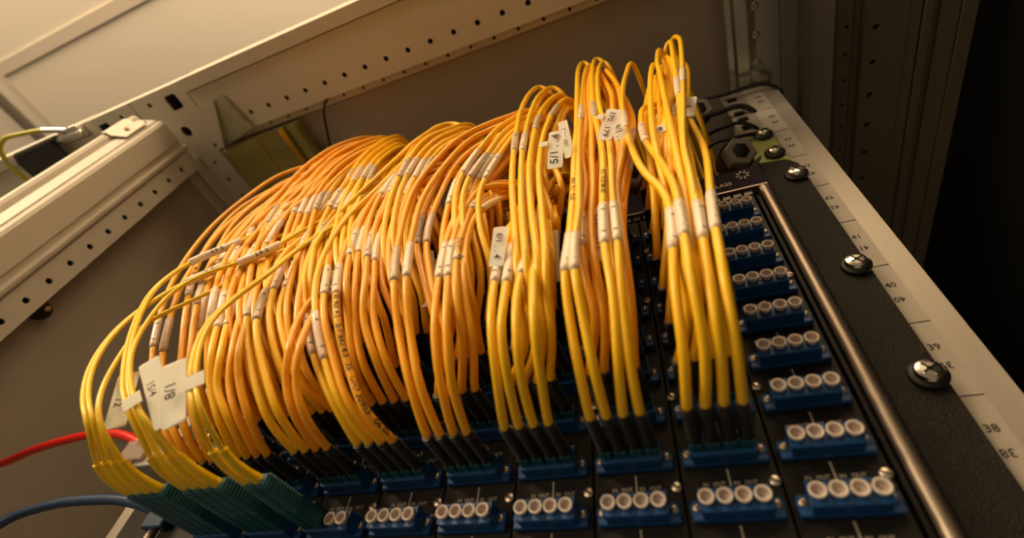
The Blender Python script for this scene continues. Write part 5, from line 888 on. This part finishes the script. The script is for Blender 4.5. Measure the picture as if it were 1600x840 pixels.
for line in CABLE_TABLE.strip().split('\n'):
    h, s, p = line.split('|'); c, r, k, hue = map(int, h.split())
    slv = [tuple(map(float, q.split(','))) for q in s.split()] if s else []
    pts = [tuple(map(float, q.split(','))) for q in p.split()]
    if r > 2 and not slv and random.random() < 0.75:
        a = random.uniform(80, 130); slv = [(a, a+random.uniform(20, 28))]
    PATHS[c, r, k] = make_cable(c, r, k, hue, slv, pts)
# printed jackets
def jprint(key, text, d, phi, flip=1, size=3.9):
    t, P = PATHS[key]; b = MB(); tube_text(b, text, size, P, d, 1.97, phi, flip); part('jacket_print', b, M_PRINT, t)
jprint((7,1,3), '2-FIBRE 8.3/125   UHP 30903   06/05', 38, 0.5, -1)
jprint((7,1,3), '001963 ME', 80, 0.5, -1)
jprint((8,3,2), '2-FIBRE 8.3/125   UHP-2', 55, 0.5)
jprint((10,1,0), '655 METRES', 128, 0.3, -1)
jprint((10,1,2), 'METRES 06/05', 128, 0.3, -1)
jprint((4,1,2), 'UHP 30903 06/05   001960', 150, 0.6)
jprint((4,2,1), '2-FIBRE 8.3/125 06/05', 140, 0.6)
jprint((5,2,1), 'METRES 001962  2-FIBRE', 150, 0.6)

# duplex cords on the bottom row: teal bodies, yellow boots, two thin legs side by side
tb = MB(); tb.bbox((-2.6,-30,-3.6),(2.6,-8.5,3.4), 0.5); tb.bbox((-0.9,-20,3.2),(0.9,-9,5.0), 0.3)
for i in range(12): tb.bbox((-2.9,-31-i*1.0*1.9,-3.4+i*0.03),(2.9,-31-i*1.9+1.3,3.2), 0.3)
tb.bbox((-2.3,-53,-2.6),(2.3,-29,2.6), 0.4)
TEALB = tb.mesh('connector', M_TEAL)
pos = ['outer left','inner left']
DN = {(4,0):'lemon twin cord plugged furthest left, its big arc outermost on the left',(4,2):'lemon twin cord in the right half of the leftmost teal plug group',
      (5,0):'lemon twin cord from the left half of the middle teal plug group, sleeve printed black',(5,2):'lemon twin cord from the right half of the middle teal plug group',(6,0):'lemon twin cord beside the two uncovered white caps'}
for line in DUPLEX_TABLE.strip().split('\n'):
    h, s, p = line.split('|'); c, k0, k1 = map(int, h.split())
    slv = [tuple(map(float, q.split(','))) for q in s.split()] if s else []
    pts = [Vector(tuple(map(float, q.split(',')))) for q in p.split()]
    x = colx(c)+((k0+k1)/2-1.5)*6.25; z = rowz(0)
    t = thing('duplex_patch_cord', DN[c, k0], 'cable', (x, PY, z), 'lemon twin cords on the bottom row')
    Ps = []; M0 = Path([Vector((x-5.5,-112,z+1.5))]+pts[1:], 4.0); bprev = Vector((1,0,0))
    for i, k in enumerate((k0, k1)):
        xx = colx(c)+(k-1.5)*6.25
        kk = TEALB; o = place('connector', kk, t, (xx-x, 0, 0)); 
        tip = Vector((xx,-88,z)); nxt = Vector((xx-5.5,-112,z+1.5))
        # teal strain relief leaning with the boot
        L = [tip, tip+Vector((-1.6,-9,0)), nxt]
        sg = 1 if i else -1
        for j in range(1, 34):
            d = M0.len*j/33
            if d < 14: continue
            tt, nn, bb = M0.frame(d)
            if bb.x < 0 and j < 6: bb = -bb
            if d < 20: bprev = bb
            if bb.dot(bprev) < 0: bb = -bb
            bprev = bb; L.append(M0.at(d)+bb*1.3*sg)
        P = Path(L, 4.0); Ps.append(P)
        b = MB(); tube(b, P, 1.22, 10, seg=8, step=3.5); part('leg', b, M_ZIP, t, smooth=True)
        b = MB(); tube(b, P, 2.3, 4, 30, seg=12, step=3.0, prof=lambda q: 1.05-0.32*q if q < 0.94 else 0.84); part('boot', b, M_ZIP, t, sharp=50)
    for a, e in (slv or []):
        b = MB(); mid = Path([(Ps[0].at(d)+Ps[1].at(d))/2 for d in [Ps[0].len*i/40 for i in range(41)]], 4.0)
        off = 36
        tube(b, mid, 2.7, a+off-6, e+off, seg=12, step=3); sl = part('sleeve', b, M_TAG, t, smooth=True)
        b = MB(); tube_text(b, {4:'1/2',5:'2/9'}.get(c,'')+'  E', 3.6, mid, (a+e)/2+off-2, 2.72, 0.9); part('sleeve_print', b, M_PRINT, sl)

# ---------------------------------------------------------------- thick red and blue cables
rc = thing('network_cable', 'thick red network cable arching in from the left edge', 'cable', (-205,-45,1728))
P = Path([(-392,-70,1700),(-386,-52,1728),(-377,-45,1734),(-342,-45,1744),(-293,-45,1749.5),(-250,-45,1746),(-218,-44,1736)]); b = MB(); tube(b, P, 3.3, seg=14); part('jacket', b, M_RED, rc, smooth=True)
b = MB(); b.bbox((-219,-50,1720),(-198,-38,1734), 0.6); b.bbox((-224,-49,1724),(-214,-39,1736), 0.5); b.box((-215,-53,1716),(-204,-49.5,1719)); part('plug', b, M_CLEAR, rc, label='clear plastic plug')
b = MB(); b.bbox((-206,-47,1716),(-160,-20,1731), 0.6); part('plug', b, M_GREY, rc)
bc = thing('network_cable', 'thick dark blue cable arching in at the lower left corner', 'cable', (-141,-45,1683))
P = Path([(-330,-62,1640),(-312,-55,1668),(-303,-50,1678),(-293,-48,1688),(-265,-47,1694.5),(-239,-46,1696.5),(-200,-46,1695),(-170,-46,1690),(-146,-46,1683)]); b = MB(); tube(b, P, 3.3, seg=14); part('jacket', b, M_BLUEC, bc, smooth=True)
b = MB(); b.bbox((-152,-52,1674),(-136,-46.5,1688), 0.8); part('plug', b, M_BLUEC, bc)

# ---------------------------------------------------------------- flag tags
def card(name, o, u, v, text, label, size, arm=None, pos_t=0.0, colr=M_TAG, lean=(0,0,0)):
    """thin card centred at o, text running along u (full length), letters up along v (full height)"""
    o, u, v = Vector(o), Vector(u), Vector(v)
    lu, lv = u.length, v.length; U = u.normalized(); V = (v-U*v.dot(U)).normalized(); W = U.cross(V).normalized()
    camv = Vector((154.5,-244.4,1588.7))-o
    th = thing('cable_tag', label, 'tag', o, 'white numbered flag tags')
    b = MB(); rr = min(lu, lv)*0.12; ring = []
    for cx, cy, a0 in ((lu/2-rr, lv/2-rr, 0),(-lu/2+rr, lv/2-rr, 90),(-lu/2+rr,-lv/2+rr,180),(lu/2-rr,-lv/2+rr,270)):
        for k in range(4): a = math.radians(a0+30*k); ring.append((cx+rr*math.cos(a), cy+rr*math.sin(a)))
    n = len(ring)
    bend = lambda p: W*(0.010*(p[0]**2)) * (-1 if W.dot(camv) > 0 else 1)
    b.add([o+U*p[0]+V*p[1]+W*0.2+bend(p) for p in ring]+[o+U*p[0]+V*p[1]-W*0.2+bend(p) for p in ring],
          [tuple(range(n)), tuple(range(n,2*n))[::-1]]+[(i,(i+1)%n,n+(i+1)%n,n+i) for i in range(n)])
    if arm:
        a0, a1, wd = arm    # along V from edge
        s = 1 if a1 > 0 else -1
        b.add([o+V*(s*lv/2)+U*(a0-wd)+W*k for k in (-0.2,0.2)]+[o+V*(s*lv/2)+U*(a0+wd)+W*k for k in (-0.2,0.2)]+[o+V*(s*lv/2+a1)+U*(a0+wd)+W*k for k in (-0.2,0.2)]+[o+V*(s*lv/2+a1)+U*(a0-wd)+W*k for k in (-0.2,0.2)],
              [(0,2,4,6),(1,7,5,3),(0,1,3,2),(2,3,5,4),(4,5,7,6),(6,7,1,0)])
    part('card', b, colr, th)
    if text:
        b = MB(); Wc = W if W.dot(camv) > 0 else -W; vv, ff = glyphs(text, size)
        b.add([o+U*(x+pos_t)+V*y+Wc*0.32+bend((x+pos_t,y)) for x, y in vv], ff); part('print', b, M_PRINT, th)
    return th
for a in TAGS: card('cable_tag', *a[0:3], a[3], a[4], a[5], a[6], a[7])
